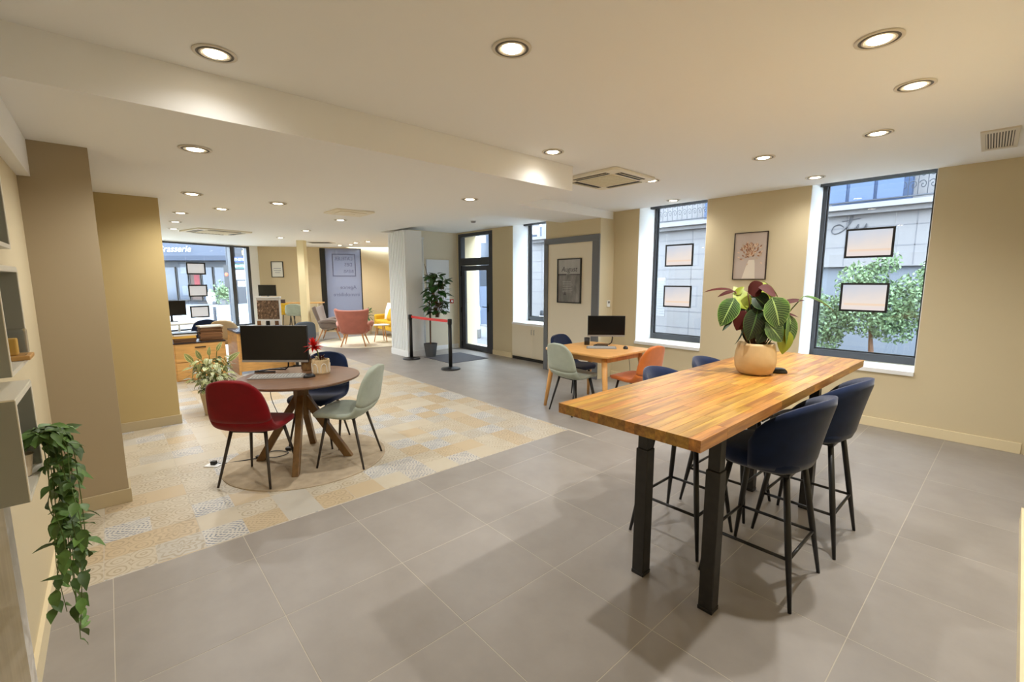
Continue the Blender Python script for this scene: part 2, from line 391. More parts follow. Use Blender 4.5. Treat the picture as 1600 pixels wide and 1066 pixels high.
# ------------------------------------------------------------------ ceilings
struct(MB().box(-6.2,4.4,-.6,6.143,ZU,ZU+.1).build('ceiling', CEIL))
P = [(.43,-.35,2.405),(.41,3.48,2.405),(-.93,4.0,2.49),(-1.04,6.2,2.515),(-1.85,6.2,2.515),(-1.85,4.30,2.50),(-5.42,4.30,2.535),(-5.42,6.4,2.545),(-9.2,7.0,2.56),(-12.2,3.5,2.56),(-10.4,-.35,2.555)]
inner = [(-3,-.1,2.41),(-3,.62,2.41),(-2.7,2.4,2.42),(-1.2,.9,2.408),(-1.0,2.6,2.41),(-6,.3,2.525),(-6,2.4,2.53),(-4.5,1.2,2.475),(-4.5,3,2.48),(-8.5,2,2.55),(-8,5,2.55)]
pts = P+inner; n = len(P)
vs, es, fs, *_ = delaunay_2d_cdt([Vector(p[:2]) for p in pts], [], [list(range(n))], 1, 1e-5)
def zof(v): return min(pts, key=lambda p: (p[0]-v.x)**2+(p[1]-v.y)**2)[2]
mb = MB(); mb.v = [(v.x, v.y, zof(v)) for v in vs]; mb.f = [tuple(f) for f in fs]
lc = mb.build('ceiling.001', CEIL, smooth=True, fix=False); struct(lc)
mb = MB()
for k in range(7): a, b = P[k], P[k+1]; mb.quad(a, b, (b[0],b[1],ZU+.02), (a[0],a[1],ZU+.02))
struct(mb.build('trim_3', CEIL, fix=False))

# ------------------------------------------------------------------ windows on the street side
def window(idx, x0, x1, zs, fx=.05):
    root = link('window_%d' % idx, None, None, ((x0+x1)/2, FY+.44, 0)); struct(root)
    h = (x1-x0)/2
    fb = MB(); frame_rect(fb, -h, h, zs+.005, 2.755, fx, -.02, .05, .085); fb.build('frame', DARK, root, bevel=.003)
    fb = MB(); frame_rect(fb, -h+fx, h-fx, zs+.09, 2.71, .014, .0, .03); fb.build('glazing_bead', BLACK, root)
    MB().box(-h+fx,h-fx,.012,.018,zs+.08,2.71).build('pane', GLASS, root)
    MB().box(-h+.01,h-.001,-.16,-.09,2.648,2.745).build('blind_cassette', BLACK, root)
    MB().box(-h-.0,h+.0,-.47,-.02,zs-.045,zs).build('sill', WHITE, root, bevel=.004)
    return root
w1 = window(1, 1.655, 2.712, .64); w2 = window(2, -.59, .455, .64); w3 = window(3, -3.46, -2.05, .74)

# entry door
dr = link('door_1', None, None, (-5.33,FY,0)); struct(dr); W = 1.23; Y0 = .06
fb = MB(); fb.box(0,.09,-.005,.12,0,2.60); fb.box(W-.12,W,-.005,.12,0,2.60); fb.box(.09,W-.12,-.005,.12,2.53,2.60); fb.box(.09,W-.12,-.005,.12,1.90,2.06); fb.box(.09,W-.12,.0,.12,0,.012)
fb.build('frame', DARK, dr, bevel=.004)
lf = MB(); frame_rect(lf, .10, W-.13, .015, 1.89, .105, .02, .075, .11); leaf = lf.build('leaf', DARK, dr, bevel=.004)
MB().box(.2,W-.23,.044,.05,.12,1.79).build('pane', GLASS, leaf); MB().box(.09,W-.12,.06,.066,2.06,2.53).build('pane', GLASS, dr)
MB().tube([(W-.175,.01,1.0),(W-.175,-.045,1.0),(W-.30,-.045,1.0)], .009).box(W-.192,W-.158,-.002,.02,.9,1.08).build('handle', BLACK, leaf)
for z in (.12,.9,1.72): MB().tube([(.095,-.012,z-.06),(.095,-.012,z+.06)], .014).build('hinge', BLACK, dr)

# closet sliding panel with grey frame
cd = link('door_2', None, None, (0,CLY,0)); struct(cd)
fb = MB(); fb.box(-2.215,-2.125,-.03,.0,0,2.17); fb.box(-1.165,-1.03,-.03,.0,0,2.17); fb.add([(-2.215,-.03,2.17),(-1.03,-.03,2.17),(-1.03,-.03,2.275),(-2.215,-.03,2.262),(-2.215,0,2.17),(-1.03,0,2.17),(-1.03,0,2.275),(-2.215,0,2.262)],[(0,1,2,3),(7,6,5,4),(0,4,5,1),(1,5,6,2),(2,6,7,3),(3,7,4,0)])
fb.build('frame', GREYF, cd, bevel=.003)
MB().box(-2.125,-1.165,-.012,-.001,.01,2.17).build('panel', WALLP, cd)

# low cupboard under the entry window
cp = thing('cupboard', 'cream built-in two-door cupboard below the entry window', 'cupboard', (-2.84,FY,0))
MB().box(-.62,.62,-.012,-.001,.06,.70).build('carcass', WALLP, cp)
MB().box(-.62,.62,-.010,-.001,0,.06).build('plinth', ACD, cp)
for s in (-1,1):
    d = MB().box(-.155-.01+s*.31-.14,-.155+.31*s+.155+.14,-.026,-.013,.075,.695) if 0 else MB().box(min(0,s*.61)+.003,max(0,s*.61)-.003,-.03,-.013,.075,.695)
    d = d.build('door', WALLP, cp, bevel=.002)
    MB().tube([(s*.035,-.03,.53),(s*.035,-.045,.53),(s*.035,-.045,.62),(s*.035,-.03,.62)], .005, 6).build('handle', SILV, d)

# far shopfront glazing
fw_ = link('window_4', None, None, W0, a1); struct(fw_)
fb = MB(); frame_rect(fb, .15, m2+.03, .28, 2.535, .045, .02, .1); fb.box(m1-.05,m1+.06,-.01,.12,.28,2.535); fb.box(m2-.05,m2+.04,-.01,.12,.28,2.535); fb.build('frame', DARK, fw_)
MB().box(.19,m2,.06,.066,.3,2.52).build('pane', GLASS, fw_)
MB().box(.0,L1-.1,-.1,.0,.24,.28).build('sill', WHITE, fw_)
# frosted shop-window panel in the far wall
gw = link('window_5', None, None, E0, a2); struct(gw)
fb = MB(); fb.box(1.73,1.87,-.02,.14,.05,2.53); fb.box(1.87,2.92,.0,.1,.05,.12); fb.box(2.89,2.92,.0,.1,.05,2.53); fb.build('frame', BLACK, gw)
MB().box(1.87,2.89,.04,.05,.12,2.53).build('pane', FROST, gw)
INK = mat('etched_lettering', (112,112,130), .8)
ROTM = (R(90),0,R(180))                              # lettering faces the street, so it reads mirrored from inside
fb = MB(); frame_rect(fb, 2.06, 2.74, 1.69, 2.37, .028, .030, .038); fb.build('printed_logo_frame', INK, gw)
text('printed_lettering', "L'ATELIER", .15, INK, gw, (2.40,.034,2.22), ROTM, sx=.8); text('printed_lettering', 'DES', .15, INK, gw, (2.53,.034,2.04), ROTM, sx=.9)
text('printed_lettering', 'BIENS', .13, INK, gw, (2.53,.034,1.84), ROTM, sx=.9)
text('printed_lettering', 'Agence', .16, INK, gw, (2.50,.034,1.36), ROTM); text('printed_lettering', 'immobilière', .16, INK, gw, (2.44,.034,1.14), ROTM)
# slatted white column in the lobby
cl = link('wall_column', None, None, (-5.29,4.6,0)); struct(cl)
MB().box(-.36,.36,.012,.36,0,2.56).build('core', WHITE, cl)
MB().box(-.375,.375,-.030,.37,0,.13).build('plinth', WHITE, cl, bevel=.004)
sl = MB().box(-.025,.025,-.022,.014,.13,2.56).mesh('slat'); sl.materials.append(WHITE)
for k in range(10): link('slat', sl, cl, (-.324+k*.072,0,0))
# slim square post in the middle of the far area
struct(MB().box(-.085,.085,-.085,.085,0,2.56).build('wall_post', mat('post_paint', (236,222,180), .7), None, loc=(-8.75,3.80,0), rz=YAW))

# ------------------------------------------------------------------ furniture builders
def shell(prof, hw, wrap, lift, th, n=30, m=15, split=None):
    """upholstered shell: profile (y,z) samples, half widths, forward wrap and upward lift of the sides; returns one or two thick meshes"""
    S_ = spline([(p[0], p[1], h, wr, li) for p, h, wr, li in zip(prof, hw, wrap, lift)], n)
    G = [[None]*m for _ in range(n)]
    for i, (y, z, h, wr, li) in enumerate(S_):
        for j in range(m):
            t = -1+2*j/(m-1); a = abs(t)
            G[i][j] = Vector((math.copysign(h*math.sin(a*math.pi/2)**.9 if a else 0, t), y+wr*a**2.2, z+li*a**2.2))
    N = [[None]*m for _ in range(n)]
    for i in range(n):
        for j in range(m):
            a_, b_ = S_[max(i-1,0)], S_[min(i+1,n-1)]; du = Vector((0, b_[0]-a_[0], b_[1]-a_[1])); dv = G[i][min(j+1,m-1)]-G[i][max(j-1,0)]
            nn = dv.cross(du); N[i][j] = nn.normalized() if nn.length > 1e-9 else Vector((0,0,1))
    def part(i0, i1):
        mb = MB(); nr = i1-i0+1; idx = {}; V_ = []; NV = []
        for sgn in (1,-1):
            for i in range(i0, i1+1):
                for j in range(m):
                    edge = min(j, m-1-j, i, n-1-i); e = th/2*(0.35 if edge == 0 else .8 if edge == 1 else 1)
                    idx[sgn,i,j] = len(V_); V_.append(G[i][j]+N[i][j]*sgn*e); NV.append(N[i][j]*sgn)
        F = []
        for i in range(i0, i1):
            for j in range(m-1):
                F.append((idx[1,i,j],idx[1,i,j+1],idx[1,i+1,j+1],idx[1,i+1,j])); F.append((idx[-1,i,j],idx[-1,i+1,j],idx[-1,i+1,j+1],idx[-1,i,j+1]))
        for i in range(i0, i1):
            F.append((idx[1,i,0],idx[1,i+1,0],idx[-1,i+1,0],idx[-1,i,0])); F.append((idx[1,i,m-1],idx[-1,i,m-1],idx[-1,i+1,m-1],idx[1,i+1,m-1]))
        for i, fl in ((i0,0),(i1,1)):
            for j in range(m-1):
                q = (idx[1,i,j],idx[-1,i,j],idx[-1,i,j+1],idx[1,i,j+1]); F.append(q if not fl else q[::-1])
        mb.v = [tuple(v) for v in V_]; mb.f = F
        return mb
    if split is None: return [part(0, n-1)]
    return [part(0, split), part(split, n-1)]
SEAT_PROF = [(.225,.425),(.20,.448),(.10,.452),(-.03,.438),(-.12,.437),(-.185,.470),(-.222,.545),(-.243,.64),(-.262,.74),(-.276,.80),(-.282,.832),(-.284,.846)]
SEAT_HW = [.13,.195,.225,.232,.232,.230,.226,.218,.198,.168,.115,.02]
SEAT_WRAP = [-.01,-.012,0,0,.01,.03,.045,.05,.04,.022,.008,0]
SEAT_LIFT = [-.012,0,.012,.022,.034,.04,.02,.005,0,0,0,0]
def dining_chair(label, m, loc, heading, legm=mat('bronze_leg', (54,46,38), .5), group='shell chairs with black legs', h=1.0, name='shell_chair'):
    c = thing(name, label, 'chair', loc, heading, group)
    a, b = shell(SEAT_PROF, SEAT_HW, SEAT_WRAP, SEAT_LIFT, .045, split=15)
    if h != 1.0:
        for q in (a, b): q.v = [(x,y,z*h) for x,y,z in q.v]
    a.build('seat', m, c, smooth=True); b.build('backrest', m, c, smooth=True)
    H = .425*h
    MB().box(-.14,.14,-.12,-.095,H-.02,H).box(-.14,.14,.105,.13,H-.02,H).box(-.02,.02,-.1,.11,H-.02,H).build('under_frame', legm, c)
    for sx in (-1,1):
        for sy in (-1,1):
            MB().tube([(sx*.135,sy*.115+.005,H-.005),(sx*.205,sy*.20-.01,0)], [.0135,.0085], 8).build('leg', legm, c, smooth=True)
    return c
def head(dx, dy): return math.atan2(-dx, dy)          # local +y (forward) to direction

def bar_stool(label, loc, heading, m=NAVY, H=.735, group='navy velvet bar stools around the high table', top=1.015, scale=1.0):
    c = thing('bar_stool', label, 'stool', loc, heading, group)
    # seat cushion: rounded trapezoid, wider in front
    prof = [(.0,.0),(.86,.0),(.97,.02),(1.0,.045),(.97,.075),(.86,.09),(.5,.1),(0.0,.102)]
    n = 28; mb = MB(); V_ = []; F = []
    for r, z in prof:
        for k in range(n):
            a = 2*math.pi*k/n; ca, sa = math.cos(a), math.sin(a)
            ex = .215*math.copysign(abs(ca)**.65, ca); ey = .205*math.copysign(abs(sa)**.65, sa)
            V_.append((ex*r, ey*r+.012, H-.10+z))
    for i in range(len(prof)-1):
        for k in range(n): F.append((i*n+k, i*n+(k+1)%n, (i+1)*n+(k+1)%n, (i+1)*n+k))
    mb.v, mb.f = V_, F; mb.build('seat', m, c, smooth=True)
    # wrap-around back: arc shell, high in the middle, falling to the arms, leaning out
    mb = MB(); n, k_ = 25, 10; th = .022; V_ = []; F = []
    for sgn in (1,-1):
        for i in range(n):
            t = -1+2*i/(n-1); a = R(88)*t
            zt = H+.0+(top-H)*math.cos(t*math.pi/2*.985)**.42; zb = H-.075
            for j in range(k_):
                s = j/(k_-1); z = zb+(zt-zb)*s
                lean = .075*s**1.2*(1-.5*abs(t)); rad_x = .226+lean*.5; rad_y = .215+lean
                e = th*(1 if 0 < j < k_-1 else .45)*(1 if 0 < i < n-1 else .5)
                V_.append(((rad_x+sgn*e*.8)*math.sin(a), -(rad_y+sgn*e*.8)*math.cos(a)*1.0+.02, z))
    o_ = n*k_
    for i in range(n-1):
        for j in range(k_-1):
            F.append((i*k_+j,(i+1)*k_+j,(i+1)*k_+j+1,i*k_+j+1)); F.append((o_+i*k_+j,o_+i*k_+j+1,o_+(i+1)*k_+j+1,o_+(i+1)*k_+j))
    for i in range(n-1):
        for j in (0,k_-1): F.append((i*k_+j,(i+1)*k_+j,o_+(i+1)*k_+j,o_+i*k_+j))
    for i in (0,n-1):
        for j in range(k_-1): F.append((i*k_+j,i*k_+j+1,o_+i*k_+j+1,o_+i*k_+j))
    mb.v, mb.f = V_, F; bk = mb.build('backrest', m, c, smooth=True)
    sm = MB()
    for tx in (-.5,-.25,0,.25,.5):
        a = R(88)*tx; P_ = []
        for j in range(1,8):
            s = j/9; lean = .075*s**1.2*(1-.5*abs(tx)); zt = H+(top-H)*math.cos(tx*math.pi/2*.985)**.42
            P_.append(((.226+lean*.5-th*.8)*math.sin(a), -(.215+lean-th*.8)*math.cos(a)+.02, H-.075+(zt-H+.075)*s))
        sm.tube(P_, .004, 5)
    sm.build('stitched_channel', m, bk, smooth=True)
    pos = {}
    for sx in (-1,1):
        for sy in (-1,1):
            a, b = Vector((sx*.13,sy*.13,H-.09)), Vector((sx*.225,sy*.22,0)); pos[sx,sy] = (a,b)
            MB().tube([a, a.lerp(b,.55), b], [.015,.0155,.0085], 10).build('leg', BLACK, c, smooth=True)
    zf = .24; q = {k: a.lerp(b,(a.z-zf)/a.z) for k,(a,b) in pos.items()}
    ring = [q[-1,-1],q[1,-1],q[1,1],q[-1,1]]
    mb = MB()
    for i in range(4): mb.tube([ring[i], ring[(i+1)%4]], .0085, 8)
    mb.build('footrest', BLACK, c, smooth=True)
    MB().box(-.15,.15,-.15,.15,H-.112,H-.098).build('under_plate', BLACK, c)
    return c

# ------------------------------------------------------------------ high table with staves
bt = thing('high_table', 'long high table with glued wooden stave top on black lifting legs', 'table', (2.32,2.85,0))
TX, TY, TZ, TT = .34, 1.23, 1.0, .045
top = MB().box(-TX+.004,TX-.004,-TY+.004,TY-.004,TZ-TT+.002,TZ-.003).build('table_top', BUTCH, bt)
rr = random.Random(3); lanes = 15; lw = 2*TX/lanes
for l in range(lanes):
    y = -TY; first = True
    while y < TY-.001:
        L = rr.uniform(.3,.75); L = L if not first else rr.uniform(.12,.7); first = False
        y1 = min(y+L, TY)
        if TY-y1 < .12: y1 = TY
        a, b = lw/2-.0004, (y1-y)/2-.0004
        MB().box(-a,a,-b,b,-TT/2,TT/2).build('stave', BUTCH, top, loc=(-TX+lw*(l+.5),(y+y1)/2,TZ-TT/2+rr.uniform(-.0002,.0002)))
        y = y1
for sx in (-1,1):
    for sy in (-1,1):
        lg = thing('leg', None, None, (sx*.185, sy*.73, 0)); lg.parent = bt
        MB().box(-.034,.034,-.034,.034,.02,.70).build('outer_tube', CHARC, lg, bevel=.004)
        MB().box(-.028,.028,-.028,.028,.70,TZ-TT).build('inner_tube', CHARC, lg, bevel=.003)
        MB().box(-.036,.036,-.036,.036,.0,.02).build('foot', BLACK, lg, bevel=.003)
for sy in (-1,1): MB().box(-.24,.24,sy*.73-.03,sy*.73+.03,TZ-TT-.035,TZ-TT).build('cross_bar', CHARC, bt)
MB().box(-.16,-.12,-.70,.70,TZ-TT-.03,TZ-TT).box(.12,.16,-.70,.70,TZ-TT-.03,TZ-TT).build('side_rail', CHARC, bt)
MB().box(-.005,.07,-.62,-.50,TZ-TT-.018,TZ-TT-.002).build('control_pad', BLKPL, bt, loc=(.26,0,0))
bar_stool('navy velvet bar stool nearest the camera, by the free table side', (2.56,2.60,0), R(90))
bar_stool('navy velvet bar stool on the window side of the nearest stool, same table side', (2.585,3.25,0), R(90))
bar_stool('navy velvet bar stool across the table, nearer the small table', (2.075,2.66,0), R(-90))
bar_stool('navy velvet bar stool across the table, directly left of the leafy plant pot', (2.085,3.27,0), R(-90))

# ------------------------------------------------------------------ round table set
rug = MB().lathe([(.655,0),(.655,.006),(.645,.009)], 72).build('round_rug', RUGM, loc=(-.74,1.31,0)); tag(rug, 'round taupe rug under the round walnut table', 'rug')
rt_ = thing('round_table', 'round walnut pedestal table with four splayed beam legs', 'table', (-.76,1.29,0), R(0))
autos(MB().lathe([(.46,.712),(.487,.724),(.49,.732),(.487,.74)], 96).build('table_top', WALN, rt_))
autos(MB().lathe([(.058,.40),(.062,.55),(.066,.714)], 8).build('column', WALNLEG, rt_))
for k, (tx, ty) in enumerate([(-.381,1.10),(-.944,.965),(-.515,1.60),(-1.09,1.47)]):
    d = Vector((tx+.76, ty-1.29, 0)); L = d.length; d.normalize(); s = d.cross(Vector((0,0,1)))
    A = [d*.03+Vector((0,0,.62)), d*.03+Vector((0,0,.50)), d*(L-.05)+Vector((0,0,.010)), d*(L+.02)+Vector((0,0,.010))]
    vs_ = [p+s*.026 for p in A]+[p-s*.026 for p in A]
    MB().add(vs_, [(0,1,2,3),(7,6,5,4),(0,4,5,1),(1,5,6,2),(2,6,7,3),(3,7,4,0)]).build('leg', WALNLEG, rt_, bevel=.004)
dining_chair('red velvet shell chair with its back to the camera at the round table', REDV, (-.555,.895,.009), head(-.70,.71))
dining_chair('sage green shell chair beside the round table, turned sideways on the taupe rug', SAGE, (-.436,1.56,.009), head(-.71,-.70))
dining_chair('navy shell chair half hidden behind the round walnut table', NAVY, (-1.06,1.52,.009), head(.72,-.69))

def monitor(label, loc, rz, w, h, zb, stand='loop', name='monitor', tilt=0):
    """faces local -y; loc on the table surface"""
    t = thing(name, label, 'monitor', loc, rz)
    MB().box(-w/2,w/2,-.012,.02,zb,zb+h).build('housing', BLKPL, t, bevel=.004)
    MB().box(-w/2+.006,w/2-.006,-.0135,-.0115,zb+.022,zb+h-.006).build('screen', SCREEN, t)
    MB().box(-w/2,w/2,-.015,-.011,zb,zb+.02).build('chin', SILV if stand == 'loop' else BLKPL, t)
    if stand == 'loop':
        s = MB().tube([(.05,.03,zb+.05),(.09,.05,.10),(.08,.06,.03),(.05,.06,.006),(-.10,.06,.006),(-.16,-.06,.006),(.02,-.06,.006)], .0075, 8)
        s.build('stand', BLKPL, t, smooth=True); MB().box(-.02,.06,.015,.04,zb+.02,zb+.10).build('bracket', BLKPL, t)
    else:
        MB().box(-.02,.02,.02,.04,.01,zb+.08).build('stand', BLKPL, t); MB().box(-.1,.1,-.06,.09,0,.01).build('foot', BLKPL, t, bevel=.003)
    return t
def keyboard(label, loc, rz, w=.43, d=.13, m=SILV):
    t = thing('keyboard', label, 'keyboard', loc, rz)
    MB().add([(-w/2,-d/2,0),(w/2,-d/2,0),(w/2,d/2,0),(-w/2,d/2,0),(-w/2,-d/2,.007),(w/2,-d/2,.007),(w/2,d/2,.018),(-w/2,d/2,.018)],[(0,3,2,1),(4,5,6,7),(0,1,5,4),(1,2,6,5),(2,3,7,6),(3,0,4,7)]).build('case', m, t, bevel=.002)
    km = MB().box(-.0085,.0085,-.0085,.0085,0,.005).mesh('key'); km.materials.append(mat('key_cap', (186,184,180), .6))
    for r in range(5):
        for c in range(17): link('key', km, t, (-w/2+.024+c*(w-.048)/16, -d/2+.018+r*(d-.036)/4, .007+.011*(.5+(-d/2+.018+r*(d-.036)/4)/d)))
    return t
def mouse(label, loc, rz, m=BLKPL):
    t = thing('computer_mouse', label, 'mouse', loc, rz)
    prof = [(1,.0),(1,.006),(.93,.016),(.75,.025),(.45,.031),(.1,.033)]
    n = 20; mb = MB(); mb.v = [(.030*r*math.cos(2*math.pi*k/n), .052*r*math.sin(2*math.pi*k/n), z) for r,z in prof for k in range(n)]
    mb.f = [(i*n+k,i*n+(k+1)%n,(i+1)*n+(k+1)%n,(i+1)*n+k) for i in range(len(prof)-1) for k in range(n)]+[tuple(range(5*n,6*n)), tuple(range(n-1,-1,-1))]
    mb.build('body', m, t, smooth=True); MB().tube([(-.0,.022,.029),(0,.036,.024)], .004, 8).build('wheel', SILV, t); return t
mr = math.atan2(.441,.395)
monitor('wide black monitor with silver chin on the round walnut table', (-1.135,1.20,.74), mr, .60, .335, .085)
keyboard('grey keyboard in front of the monitor on the round table', (-.835,1.13,.74), R(58))
mouse('dark mouse beside the keyboard on the round table', (-.655,1.335,.74), R(10), BLKPL)
BIRCH = mat('birch_bark', (206,182,142), .8, var=.25, vscale=18, stretch=(1,1,.4), bump=.3, bscale=60)
BIRCHD = mat('bark_brown', (122,92,54), .8, var=.3, vscale=20, stretch=(1,1,.4))
def bark_pot(label, loc, r, h, m):
    t = thing('flower_pot', label, 'plant', loc); n = 24
    MB().lathe([(r*.94,0),(r,.01),(r,h-.01),(r*.97,h),(r*.86,h),(r*.86,h-.02)], n).build('pot', m, t, smooth=False)
    MB().lathe([(r*.85,h-.03),(.02,h-.02)], 16).build('soil', SOIL, t)
    mb = MB()
    for k in range(6):                                 # carved arch ornaments round the pot
        a0 = 2*math.pi*k/6; pts_ = []
        for q in range(9):
            s = q/8*math.pi; a = a0+math.cos(s)*.36; z = h*.12+math.sin(s)**.6*h*.62
            pts_.append((r*1.005*math.cos(a), r*1.005*math.sin(a), z))
        mb.tube(pts_, .004, 5)
    mb.build('carved_arch', PAPER if m is BIRCH else BIRCHD, t)
    return t
fp = bark_pot('pale bark pot with a spiky red bloom on the round table', (-.775,1.475,.74), .075, .125, BIRCH)
REDF = mat('red_petal', (214,28,18), .55, rand=.3)
pm = MB().add([(0,0,0),(-.014,.035,.006),(0,.04,.0),(.014,.035,.006),(0,.088,-.006)], [(0,2,1),(0,3,2),(1,2,4),(2,3,4)]).mesh('petal'); pm.materials.append(REDF)
MB().tube([(0,0,.1),(-.03,-.02,.22),(-.05,-.04,.235)], .006, 6).build('stem', STEM, fp)
rr = random.Random(5)
for k in range(64):
    e = rr.uniform(-30,88); p_ = link('petal', pm, fp, (-.05,-.04,.235), rot=(R(e),0,rr.uniform(0,6.28))); s_ = rr.uniform(.75,1.1); p_.scale = (s_,s_,s_)
lfm = MB().add([(0,0,0),(-.011,.03,.008),(0,.032,.003),(.011,.03,.008),(0,.07,-.004)], [(0,2,1),(0,3,2),(1,2,4),(2,3,4)]).mesh('leaf'); lfm.materials.append(mat('ivory_leaf', (226,222,196), .6, rand=.3))
lfd = lfm.copy(); lfd.materials.clear(); lfd.materials.append(BURG)
for k in range(16): link('leaf', lfm if k % 2 else lfd, fp, (rr.uniform(-.03,.03),rr.uniform(-.03,.03),.115), rot=(R(rr.uniform(20,75)),0,rr.uniform(0,6.28)))
f2 = bark_pot('brown bark pot behind the pale one, next to the monitor', (-1.0,1.44,.74), .06, .10, BIRCHD)
for k in range(12): link('leaf', lfd, f2, (rr.uniform(-.02,.02),rr.uniform(-.02,.02),.09), rot=(R(rr.uniform(30,80)),0,rr.uniform(0,6.28)))
# floor socket and cables
so = thing('floor_socket', 'white floor socket plate with black plug on patterned tiles', 'socket', (-1.10,.655,0), R(45))
MB().box(-.06,.06,-.045,.045,0,.008).build('plate', WHITE, so, bevel=.002); MB().box(-.02,.02,-.018,.018,.008,.04).build('plug', BLKPL, so, bevel=.004)
def cable(label, pts, r=.004):
    o = MB().tube(spline(pts, len(pts)*7), r, 6).build('power_cable', BLKPL, smooth=True); return tag(o, label, 'cable')
cable('black cable looping from floor socket over the taupe rug', [(-1.10,.66,.03),(-1.08,.72,.006),(-1.02,.86,.012),(-.98,.97,.016),(-.90,1.10,.016),(-.94,1.20,.016),(-1.04,1.16,.016),(-1.08,1.08,.016),(-1.0,.99,.017)])
cable('thin black cable dropping from round table to the rug', [(-.98,1.12,.71),(-.97,1.10,.55),(-.92,1.15,.35),(-.94,1.22,.15),(-.99,1.23,.018),(-1.01,1.20,.017)], .003)
o = MB().box(-.035,.035,-.018,.018,0,.022).build('cable_adapter', BLKPL, loc=(-.985,.985,.012), rz=R(50), bevel=.003); tag(o, 'small black power adapter lying on the rug by the red chair', 'adapter')
o = MB().box(-.05,.05,-.02,.02,0,.022).build('cable_adapter', BLKPL, loc=(-1.02,1.25,.012), rz=R(45), bevel=.003); tag(o, 'black power adapter under the middle of the round table', 'adapter')

# ------------------------------------------------------------------ small table by the closet
st = thing('square_table', 'pale oak square table with tapered legs near the closet', 'table', (-.06,4.52,0))
def rrect(hx, hy, r, n=6):
    return [(sx*(hx-r)+r*math.cos(a), sy*(hy-r)+r*math.sin(a)) for sx,sy,a0 in ((1,1,0),(-1,1,90),(-1,-1,180),(1,-1,270)) for a in [R(a0+90*k/n) for k in range(n+1)]]
MB().prism(rrect(.49,.46,.10), .715, .74).build('table_top', OAK2, st, bevel=.006)
MB().box(-.36,.36,-.355,-.335,.64,.715).box(-.36,.36,.335,.355,.64,.715).box(-.38,-.36,-.355,.355,.64,.715).box(.36,.38,-.355,.355,.64,.715).build('apron', OAK2, st)
for sx in (-1,1):
    for sy in (-1,1): MB().tube([(sx*.37,sy*.345,.715),(sx*.42,sy*.385,.4),(sx*.47,sy*.425,0)], [.034,.03,.018], 10).build('leg', OAK2, st, smooth=True)
dining_chair('sage green shell chair with its back to the camera at the oak table', SAGE, (-.14,4.19,0), head(.12,1), BLACK)
dining_chair('navy shell chair peeking over the oak table beside the closet', NAVY, (-.50,4.62,0), head(1,.05), BLACK)
dining_chair('orange shell chair at the oak table under the window', ORANGE, (.44,4.58,0), head(-1,.02), BLACK)
monitor('black monitor on a loop stand on the oak table', (-.14,4.80,.74), R(44), .47, .265, .115)
keyboard('grey keyboard on the pale oak table', (-.02,4.55,.74), R(40), .36, .12)
mouse('black mouse on the oak table behind the orange chair', (.20,4.74,.74), R(40))
cup = thing('pen_cup', 'dark ribbed cup on the oak table beside the monitor', 'cup', (-.335,4.66,.74)); MB().lathe([(.034,0),(.036,.095),(.032,.095),(.030,.01)], 20, capt=False).build('wall', CHARC, cup, smooth=True); MB().lathe([(.030,.0),(.030,.012)], 20).build('base', CHARC, cup)
cable('thin cable hanging below the oak table near the wall', [(.12,4.9,.72),(.14,4.93,.5),(.12,4.98,.25),(.15,5.0,.03)], .003)
o = MB().box(-.13,.13,-.06,.06,0,.13).build('power_box', BLKPL, loc=(.24,5.0,0), rz=R(30), bevel=.006); tag(o, 'black power box on the floor under the oak table', 'box')

# ------------------------------------------------------------------ plants
def leaf_mesh(L, W, droop, fold, m, nl=7, nw=2, tipw=.75):
    V_, F, U = [], [], []
    cols = 2*nw+1
    for i in range(nl+1):
        s = i/nl; w_ = W/2*max(.04, math.sin(math.pi*s**.8)**tipw)
        for j in range(cols):
            t = -1+2*j/(cols-1); V_.append((t*w_, s*L, -droop*s*s*L+fold*abs(t)*w_-.25*w_*t*t*.3)); U.append((t*.5+.5, s))
    for i in range(nl):
        for j in range(cols-1): F.append((i*cols+j, i*cols+j+1, (i+1)*cols+j+1, (i+1)*cols+j))
    me = bpy.data.meshes.new('leaf'); me.from_pydata(V_, [], F); uv = me.uv_layers.new(name='UVMap')
    for lp in me.loops: uv.data[lp.index].uv = U[lp.vertex_index]
    for p in me.polygons: p.use_smooth = True
    me.materials.append(m); return me
def place_leaf(me, parent, B, T, nrm, L, name='leaf', wscale=1.0):
    B, T = Vector(B), Vector(T); y = (T-B); ln = y.length; y.normalize(); z = Vector(nrm); z = (z-y*z.dot(y)).normalized(); x = y.cross(z)
    o = link(name, me, parent); M_ = Matrix((x, y, z)).transposed().to_4x4(); M_.translation = B
    o.matrix_local = M_ @ Matrix.Diagonal((wscale*ln/L, ln/L, ln/L, 1)); return o
